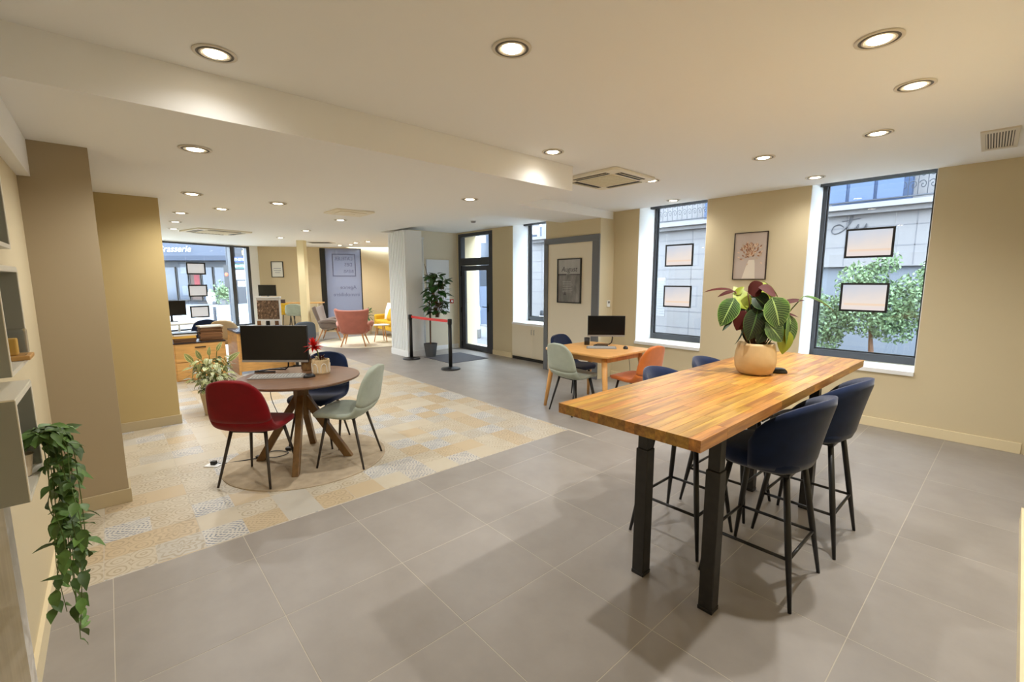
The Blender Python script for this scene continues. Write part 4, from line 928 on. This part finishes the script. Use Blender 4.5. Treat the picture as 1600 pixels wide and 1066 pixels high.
for k in range(3): a = 2*math.pi*k/3+.3; MB().tube([(.1*math.cos(a),.1*math.sin(a),.42),(.19*math.cos(a),.19*math.sin(a),0)], [.016,.011], 6).build('leg', LOUNGEW, sb)
fpn = thing('palm_plant', 'small green palm in a pot behind the sofa arm', 'plant', (-9.46,5.72,0)); MB().lathe([(.10,0),(.13,.25)], 18).build('pot', POTW, fpn); bushy(fpn, (0,0,.62), 26, .08, .14, LEAFD, .24, .05, 31, .5, .9)

# ------------------------------------------------------------------ ceiling equipment
RING = mat('lamp_trim_white', (222,214,198), .5); RINGD = mat('lamp_groove', (112,106,96), .5)
def downlight(i, x, y, z, label, watts=1.0):
    t = thing('downlight', label, 'ceiling light', (x,y,z), 0, 'recessed round ceiling spotlights')
    MB().lathe([(.092,-.001),(.092,-.005),(.086,-.008),(.078,-.006)], 32, capb=False, capt=False).build('trim_ring', RING, t, smooth=True)
    MB().lathe([(.078,-.005),(.073,-.001),(.068,-.001),(.066,-.006)], 32, capb=False, capt=False).build('groove', RINGD, t, smooth=True)
    MB().lathe([(.066,-.006),(.062,-.009),(.056,-.006)], 32, capb=False, capt=False).build('inner_ring', RING, t, smooth=True)
    MB().lathe([(.056,-.004),(.054,-.003)], 32, capb=False).build('gimbal', RING, t); MB().lathe([(.046,-.0055),(.043,-.008),(.01,-.0085)], 24).build('lens', LENS, t, smooth=True)
    ld = bpy.data.lights.new('lamp', 'SPOT'); ld.energy = SPOT_W*watts; ld.color = SPOT_COL; ld.spot_size = R(158); ld.spot_blend = 1.0; ld.shadow_soft_size = .03
    lo = link('lamp', ld, t, (0,0,-.03)); return t
UP = [((.689,.595),'ceiling spotlight shining on the beam at upper left'),((1.668,1.609),'ceiling spotlight at top centre, right of the beam'),((2.825,2.775),'largest ceiling spotlight at upper right corner'),((2.856,3.525),'ceiling spotlight just below the largest one at upper right'),((2.544,4.399),'ceiling spotlight left of the slotted vent'),((1.734,4.48),'ceiling spotlight midway between flower print and right window'),((.623,2.984),'ceiling spotlight left of the large air unit'),((1.804,5.697),'ceiling spotlight touching the right street window'),((.578,4.566),'ceiling spotlight at the right corner of the large air unit'),((.115,5.853),'ceiling spotlight above the window behind the oak table')]
for i, ((x,y),l) in enumerate(UP): downlight(i, x, y, ZU, l, [.13,1.4,1.95,1.6,.65,.6,.12,.5,.5,.6][i])
LOW = [(-.299,.618,'first spotlight on the lowered ceiling, nearest the beam'),(-2.176,.816,'second spotlight in the left row of the lowered ceiling'),(-2.215,1.593,'spotlight on the lowered ceiling above the round table'),(-3.154,1.217,'spotlight above and right of the far pier on the lowered ceiling'),(-4.281,.934,'third spotlight in the left row beside the far pier'),(-6.063,1.045,'fourth spotlight in the left row beside the far pier'),(-7.538,1.151,'last spotlight in the left row near the far air unit'),(-.607,3.022,'spotlight on the lowered ceiling before the entry'),(-3.279,2.687,'spotlight below the square ceiling box'),(-6.019,3.068,'spotlight halfway to the far post'),(-8.189,3.18,'spotlight left of the far post top'),(-9.532,5.054,'farthest of the small spotlights above the lounge'),(-8.396,5.04,'middle small spotlight above the lounge'),(-7.783,5.098,'small lounge spotlight nearest the slatted column'),(-9.106,5.19,'small lounge spotlight next to the farthest one')]
def zlow(x): 
    K = [(-8,2.55),(-5.5,2.52),(-3,2.41),(.5,2.405)]
    for (a,za),(b,zb) in zip(K,K[1:]):
        if x <= b: return za if x < a else za+(zb-za)*(x-a)/(b-a)
    return 2.405
def hit(x, y):
    ok, loc, *_ = lc.ray_cast(Vector((x,y,2.0)), Vector((0,0,1))); return loc.z if ok else zlow(x)
for i, (x,y,l) in enumerate(LOW):
    z = hit(x,y); k = (z-CAM.z)/(zlow(x)-CAM.z); downlight(i, CAM.x+(x-CAM.x)*k, CAM.y+(y-CAM.y)*k, hit(CAM.x+(x-CAM.x)*k, CAM.y+(y-CAM.y)*k)-.002, l, 1.0)
def cassette(label, cx, cy, z, h, rz, d=.028):
    t = thing('air_conditioner', label, 'air conditioner', (cx,cy,z), rz)
    MB().prism(rrect(h,h,.05), -d, 0).build('panel', ACW, t, bevel=.006); g = h*.58
    MB().box(-g,g,-g,g,-d-.006,-d+.001).build('intake_grille', ACG, t)
    bm_ = MB().box(-g+.01,g-.01,-.003,.003,-d-.010,-d-.005).mesh('grille_bar'); bm_.materials.append(ACW)
    for k in range(9): link('grille_bar', bm_, t, (0,-g+.03+k*(2*g-.06)/8,0))
    for k in range(4):
        s = thing('air_slot', None, None, (0,0,0), k*math.pi/2); s.parent = t
        MB().box(-g,g,h*.68,h*.88,-d-.003,-d+.002).build('opening', ACD, s); MB().box(-g,g,h*.80,h*.83,-d-.006,-d-.003).build('flap', ACG, s)
    return t
cassette('large cream ceiling air conditioner with four slots near the beam end', .33,4.13,ZU,.36,0); cassette('far ceiling air conditioner before the shopfront window', -7.5,1.83,hit(-7.5,1.83)-.001,.48,R(13))
bx = thing('ceiling_box', 'square cream ceiling panel beside a spotlight on the lowered ceiling', 'ceiling panel', (-2.42,2.47,hit(-2.42,2.47))); MB().prism(rrect(.24,.24,.03), -.018, .002).build('cover', ACW, bx, bevel=.006); MB().prism(rrect(.17,.17,.03), -.028, -.016).build('raised_centre', ACW, bx, bevel=.006); MB().lathe([(.06,-.034),(.07,-.026)], 24).build('disc', ACW, bx)
vg = thing('air_vent', 'white slotted ceiling vent at the right edge', 'vent', (3.135,5.26,ZU), R(2)); MB().box(-.085,.085,-.30,.30,-.006,0).build('backing', ACD, vg); fb = MB().box(-.10,-.075,-.34,.34,-.012,0).box(.075,.10,-.34,.34,-.012,0).box(-.075,.075,-.34,-.28,-.012,0).box(-.075,.075,.28,.34,-.012,0).build('frame', RING, vg)
for k in range(10): MB().box(-.005,.004,-.28,.28,-.010,-.004).build('slat', RING, vg, loc=(-.068+k*.015,0,0))
v2 = thing('air_vent', 'thin flat vent on the far ceiling by the post', 'vent', (-9.0,4.35,hit(-9.0,4.35)), YAW); MB().box(-.32,.32,-.2,.2,-.01,.002).build('frame', RING, v2); MB().box(-.26,.26,-.14,.14,-.014,-.009).build('slots', ACD, v2)
for k in range(3):                                    # plain displays in the far shop window
    s = S(1.83)+.0; display(['top','middle','bottom'][k]+' sheet of three hung in the far shop window', (W0[0]+math.cos(a1)*s+math.sin(a1)*.10, W0[1]+math.sin(a1)*s-math.cos(a1)*.10, [1.72,1.15,.60][k]), .47, .31, a1, plain=True)

# ------------------------------------------------------------------ street outside
STONE = mat('pale_render', (99,96,95), .85, var=.05, vscale=2); STONE2 = mat('cream_stone', (184,178,166), .85, var=.06, vscale=2); ROAD = mat('asphalt', (90,90,92), .9, var=.1, vscale=1.5); PAVE = mat('pavement', (114,113,112), .85, var=.05, vscale=2)
BLUES = mat('blue_shutter', (36,54,82), .6); SHOPD = mat('shop_dark', (40,43,48), .5); SHOPG = mat('shop_glass', (54,60,70), .12); REDS = mat('shop_red', (104,28,32), .7); AWN = mat('awning_slate', (40,46,58), .8); IRON = mat('wrought_iron', (34,37,44), .6); BRN = mat('brown_interior', (62,46,38), .7)
gr = MB().box(-70,30,-30,80,-.6,-.16).build('ground_street', ROAD); struct(gr)
struct(MB().box(-5.2,12,6.66,8.6,-.16,-.13).box(-12,12,10.6,12.0,-.16,-.10).build('ground_pavement', PAVE))
# building across the street
ab = thing('street_building', 'pale rendered building across the street with a balcony', 'building', (0,12.0,0))
MB().box(-9,9,.0,.6,1.86,3.02).box(-9,-2.2,.0,.6,-.15,1.86).box(-9,9,.5,.9,3.02,8).build('wall', STONE, ab); MB().box(-2.2,9,.12,.6,-.15,1.86).build('shop_recess', mat('shop_recess', (78,82,88), .7), ab)
mb = MB()
for z in (2.26,2.66): mb.box(-9,9,-.004,.0,z,z+.02)
for z in (.25,.7,1.15,1.6,1.86): mb.box(-9,-2.2,-.004,0,z,z+.02)
for k in range(15): mb.box(-8.5+k*1.15,-8.485+k*1.15,-.004,0,1.88 if k > 5 else 0,3.0)
mb.build('joint', mat('joint_grey', (84,82,84), .9), ab)  # panel joint lines, a slightly darker grey than the render
MB().box(-9,9,-.35,.0,3.02,3.12).box(-9,9,-.2,0,2.93,3.02).build('cornice', STONE, ab); MB().box(.33,1.68,.30,.5,3.12,5.4).box(-2.6,-1.9,.3,.5,3.12,5.4).box(-6.2,-4.4,.3,.5,3.12,5.4).build('shutter', BLUES, ab)
for x in (-3.70,):
    wn_ = MB().box(-.22,.22,-.01,.0,.55,1.65).build('window', mat('shutter_white', (120,118,118), .7), ab, loc=(x,0,0)); mb = MB()
    for k in range(14): mb.box(-.2,.2,-.02,-.01,.62+k*.07,.65+k*.07)
    mb.build('shutter_slat', PAVE, wn_)
pts_ = [(.78,2.60),(.70,2.66),(.60,2.62),(.57,2.52),(.64,2.47),(.76,2.52),(.88,2.66),(.93,2.80),(.91,2.84),(.87,2.70),(.86,2.54),(.92,2.49),(1.0,2.58),(1.04,2.64),(1.03,2.54),(1.08,2.50),(1.15,2.58),(1.18,2.64),(1.18,2.53),(1.24,2.50)]
MB().tube([(x,-.02,z) for x,z in spline([(p[0]-.12,p[1]+.10) for p in pts_], 90)], .010, 5).tube([(.62,-.02,2.82),(.94,-.02,2.86)], .009, 5).build('sign_lettering', mat('sign_grey', (52,53,57), .7), ab)
rl = thing('balcony_railing', 'scrolled wrought iron balcony railing across the street', 'railing', (0,11.68,3.12)); MB().tube([(-6,0,.86),(6,0,.86)], .02, 6).tube([(-6,0,.05),(6,0,.05)], .016, 6).build('rail', IRON, rl)
def scroll():
    mb = MB(); c = [(.09*t*math.cos(t*9), 0, .09*t*math.sin(t*9)) for t in [k/18 for k in range(2,19)]]
    for dz, sgn in ((.24,1),(.45,-1),(.66,1)): mb.tube([(sgn*x,0,z+dz) for x,_,z in c], .008, 4)
    mb.tube([(.105,0,.05),(.105,0,.86)], .009, 4); return mb.mesh('scroll')
scm = scroll(); scm.materials.append(IRON)
for k in range(78):
    x = -5.5+k*.14
    if .35 < x < 1.60: continue
    link('scroll', scm, rl, (x,0,0)).scale = (.68,1,1)
for k in range(3): MB().box(-.20,.20,-.02,.02,.06,.84).build('blue_panel', BLUES, rl, loc=(.52+k*.46-.0,0,0))
tr = thing('street_tree', 'leafy green street shrub outside the right-hand window', 'tree', (1.78,9.3,-.13)); MB().tube([(0,0,0),(.03,0,.5),(-.02,0,1.0)], [.05,.04,.02], 8).build('trunk', STEMB, tr)
rr = random.Random(12); mb = MB()
for cx_, cz_, cr, n_ in ((0,1.25,.5,2600),(-.6,1.05,.40,1700),(.6,1.45,.42,1800),(-.2,1.65,.36,1100),(.3,1.0,.32,800),(-.62,.72,.26,600),(.75,1.8,.28,600),(-.9,1.4,.24,400),(.1,1.98,.2,300)):
    for k in range(n_):
        d_ = Vector((rr.gauss(0,1),rr.gauss(0,1),rr.gauss(0,1))).normalized()*cr*rr.random()**.4; c = Vector((cx_,0,cz_))+d_
        u_ = Vector((rr.gauss(0,1),rr.gauss(0,1),rr.gauss(0,1))).normalized()*.034; v_ = u_.cross(Vector((rr.gauss(0,1),rr.gauss(0,1),rr.gauss(0,1)))).normalized()*.017
        mb.add([c-u_, c+v_, c+u_, c-v_], [(0,1,2,3)])
fo = mb.build('foliage', mat('shrub_leaf', (92,112,76), .7, var=.25, vscale=5), tr, fix=False); fo['kind'] = 'stuff'
# view through entry door and small window
FH = Vector((-math.sin(YAW), math.cos(YAW), 0))
def out(name, label, cat, Dh): 
    p_ = CAM+FH*Dh; return thing(name, label, cat, (p_.x,p_.y,0), YAW)
b2 = out('street_building', 'cream corner building with a red-fronted shop seen through the small window', 'building', 26)
MB().box(-6,1.25,0,2,-.15,9).build('wall', STONE2, b2); MB().box(1.25,4,.2,2,-.15,4.6).build('annex', mat('blue_grey_wall', (76,82,92), .8), b2); MB().box(-6,1.3,-.25,0,2.65,2.8).box(-6,1.25,-.05,0,4.6,4.7).build('cornice', STONE, b2)
for x, z in ((-.6,3.0),(.35,3.0),(.95,3.0),(.35,4.9),(.95,4.9),(-1.6,3.0),(-2.6,3.0),(-2.6,4.9)):
    f = MB().box(-.17,.17,-.02,.0,0,1.15).build('window', SHOPG, b2, loc=(x,0,z)); MB().box(-.19,-.15,-.05,0,-.02,1.17).box(.15,.19,-.05,0,-.02,1.17).build('surround', STONE, f)
MB().box(.5,1.25,-.04,.0,.2,2.4).build('shopfront', SHOPD, b2); MB().box(.75,2.6,-.5,-.3,1.35,1.95).build('red_awning', REDS, b2); MB().box(1.3,2.2,-.1,.15,.2,1.3).build('red_door', REDS, b2); MB().box(-3.2,-1.6,-.04,0,.1,2.3).build('glazed_front', SHOPG, b2)
gp = out('gate_pillar', 'white masonry pillar just outside the entry door', 'pillar', 13.6); MB().box(-1.46,-1.16,0,.3,-.15,5).build('shaft', mat('white_masonry', (200,198,194), .8), gp); MB().box(-1.5,-1.12,-.04,.34,-.15,.1).build('plinth', PAVE, gp); MB().box(-1.36,-1.24,-.02,0,.95,1.3).build('plate', SILV, gp)
nw = out('street_building', 'white garden wall and grey gate seen through the entry door', 'building', 17); MB().box(-3.2,-1.95,0,.3,-.15,6).build('wall', mat('garden_wall_grey', (108,112,122), .8), nw); MB().box(-1.42,-.95,.3,.5,-.15,1.35).build('gate', mat('gate_blue_grey', (82,92,110), .7), nw); MB().box(-1.40,-.95,.6,.8,1.35,3.0).build('glazed_gable', SHOPG, nw)  # garden wall in one even blue-grey
ca = out('parked_car', 'white parked car seen through the small window', 'car', 20)
MB().add([(x,y,z) for y in (-.8,.8) for x,z in ((.25,.15),(1.35,.15),(1.38,.55),(1.2,.75),(1.0,1.12),(.45,1.15),(.22,.8),(.2,.5))], [(7,6,5,4,3,2,1,0),(8,9,10,11,12,13,14,15)]+[(k,(k+1)%8,8+(k+1)%8,8+k) for k in range(8)]).build('body', mat('car_white', (140,142,146), .3), ca, bevel=.05)
MB().box(.45,1.0,-.81,-.79,.8,1.07).build('side_window', SHOPG, ca)
for x in (.45,1.15): MB().lathe([(.16,-.05),(.16,.05)], 16).build('wheel', BLKPL, ca, loc=(x,-.8,.0)).rotation_euler = (R(90),0,0)
bl = out('street_bollard', 'dark street bollard outside the small window', 'bollard', 13); autos(MB().lathe([(.06,-.15),(.055,.6),(.065,.62),(.04,.72)], 14, (.70,0,0)).build('shaft', IRON, bl)); MB().lathe([(.066,.5),(.066,.56)], 14, (.70,0,0)).build('band', WHITE, bl)
pl = out('lamp_post', 'thin dark street post beside the parked car', 'post', 18); MB().tube([(.76,0,-.15),(.76,0,2.6)], .035, 8).build('pole', IRON, pl); MB().tube([(.76,0,-.15),(.76,0,.5)], .07, 8).build('base', IRON, pl)
p2 = out('lamp_post', 'pale tall post against the blue-grey annex', 'post', 22); MB().tube([(1.3,0,-.15),(1.3,0,6)], .05, 8).build('pole', SILV, p2); MB().tube([(1.3,0,-.15),(1.3,0,.4)], .08, 8).build('base', SILV, p2)
sh = out('street_tree', 'green shrub at the lower left of the small window', 'tree', 12.5); rr = random.Random(2); mb = MB()
for k in range(700):
    c = Vector((.10+rr.gauss(0,.10),rr.gauss(0,.15),.55+rr.gauss(0,.38))); u_ = Vector((rr.gauss(0,1),rr.gauss(0,1),rr.gauss(0,1))).normalized()*.05; v_ = u_.cross(Vector((rr.gauss(0,1),rr.gauss(0,1),1))).normalized()*.025; mb.add([c-u_, c+v_, c+u_, c-v_], [(0,1,2,3)])
mb.build('foliage', MATS['shrub_leaf'], sh, fix=False)['kind'] = 'stuff'; MB().tube([(.1,0,-.15),(.1,0,.6)], .02, 6).build('trunk', STEMB, sh)
# brasserie seen through the far shop window
bs = out('street_building', 'brasserie with a slate awning across the square', 'building', 34)
MB().box(-34,-21.0,.2,3,-.15,8).build('wall', mat('brasserie_grey', (40,42,47), .8), bs); MB().add([(-34,-1.2,3.35),(-20.6,-1.2,3.35),(-20.6,.2,5.6),(-34,.2,5.6),(-34,-1.2,3.0),(-20.6,-1.2,3.0)], [(0,1,2,3),(4,5,1,0)]).build('awning', AWN, bs)
text('sign_lettering', 'Brasserie', .62, mat('sign_white', (200,200,200), .5, emit=.05), bs, (-24.35,-1.32,3.80), (R(90),0,0), font_shear=.3)
for k in range(9):
    x = -29.6+k*.92; wf = MB().box(-.40,.40,.12,.2,.15,2.55).build('window', SHOPG if k%3 else BRN, bs, loc=(x,0,0)); fb = MB(); frame_rect(fb, -.42, .42, .1, 2.6, .05, .08, .14); fb.build('frame', BLACK, wf)
MB().box(-30,-21.5,.05,.2,2.6,3.0).build('fascia', SHOPD, bs); MB().box(-24.15,-23.75,.1,.16,.5,2.0).build('red_poster', REDS, bs)
wp = out('planter', 'white round planter on the square in front of the brasserie', 'planter', 33); MB().lathe([(.22,-.1),(.3,.2),(.28,.6),(.2,.72)], 18, (-22.25,0,0)).build('pot', WHITE, wp); MB().lathe([(.2,.7),(.1,.95),(.02,1.0)], 10, (-22.25,0,0)).build('shrub', MATS['shrub_leaf'], wp)
gs = out('street_tree', 'round green shrub beside the brasserie planter', 'tree', 33); rr = random.Random(6); mb = MB()
for k in range(900):
    c = Vector((-21.35+rr.gauss(0,.22),rr.gauss(0,.2),.62+rr.gauss(0,.33))); u_ = Vector((rr.gauss(0,1),rr.gauss(0,1),rr.gauss(0,1))).normalized()*.09; v_ = u_.cross(Vector((rr.gauss(0,1),rr.gauss(0,1),1))).normalized()*.05; mb.add([c-u_, c+v_, c+u_, c-v_], [(0,1,2,3)])
mb.build('foliage', MATS['shrub_leaf'], gs, fix=False)['kind'] = 'stuff'; MB().lathe([(.25,-.14),(.3,.3)], 14, (-21.35,0,0)).build('pot', TERRA, gs)
wl = out('street_building', 'bright white house at the end of the square', 'building', 40); MB().box(-24.6,-20.5,0,2,-.15,9).build('wall', mat('white_house', (140,140,140), .8), wl); MB().box(-23.4,-22.2,-.05,0,.0,2.6).box(-23.6,-22.4,-.05,0,4.2,6).build('window', AWN, wl); MB().box(-24.6,-20.5,-.15,0,3.2,3.4).build('cornice', PAVE, wl)
bo = out('street_bollard', 'grey bollard on the crossing before the brasserie', 'bollard', 17); autos(MB().lathe([(.06,-.15),(.055,.75),(.03,.8)], 12, (-11.38,0,0)).build('shaft', IRON, bo)); MB().lathe([(.062,.6),(.062,.66)], 12, (-11.38,0,0)).build('band', WHITE, bo)
ds = out('direction_sign', 'post with blue and green town direction signs at the crossing', 'sign', 21)
MB().tube([(-13.05,0,-.15),(-13.05,0,4.5)], .07, 8).build('pole', SILV, ds); SB = mat('sign_blue', (6,38,92), .5); SGN = mat('sign_green', (4,62,56), .5)
for z, m, tx in ((2.52,SB,'ST-ETIENNE'),(2.22,SGN,'MONTELIMAR'),(1.93,PAVE,''),(1.72,PAVE,'')):
    b_ = MB().prism([(-13.0,-.115),(-11.8,-.115),(-11.8,.115),(-13.0,.115),(-13.1,0)], -.02, .02).build('arrow_board', m, ds); b_.matrix_local = Matrix.Translation((0,-.1,z)) @ Matrix.Rotation(R(90),4,'X')
    if tx: text('sign_lettering', tx, .15, WHITE, b_, (-12.5,0,.022), (0,0,0), sx=1.05)
MB().lathe([(.16,-.02),(.16,.02)], 20).build('round_plate', SILV, ds, loc=(-12.3,-.1,3.05)).rotation_euler = (R(90),0,0); MB().box(-12.5,-12.14,-.12,-.08,2.72,2.92).build('yellow_board', YFOLD, ds); MB().box(-12.8,-12.5,-.12,-.08,1.3,1.55).build('white_board', WHITE, ds)
tl = out('traffic_light', 'slim traffic light with a red lamp behind the shop mullion', 'traffic light', 19); MB().tube([(-12.0,0,-.15),(-12.0,0,3.4)], .06, 8).build('pole', IRON, tl); MB().box(-12.1,-11.9,-.15,-.05,1.3,2.2).build('housing', BLACK, tl); MB().lathe([(.07,-.02),(.05,.0)], 14).build('red_lamp', mat('red_lamp', (255,60,30), .4, emit=3), tl, loc=(-12.0,-.17,1.82)).rotation_euler = (R(90),0,0)
cw = out('zebra_crossing', 'white zebra crossing stripes on the square outside', 'road marking', 22)
for k in range(7): MB().box(-20,-11,0,.35,-.158,-.150).build('stripe', WHITE, cw, loc=(0,-5+k*.9,0))
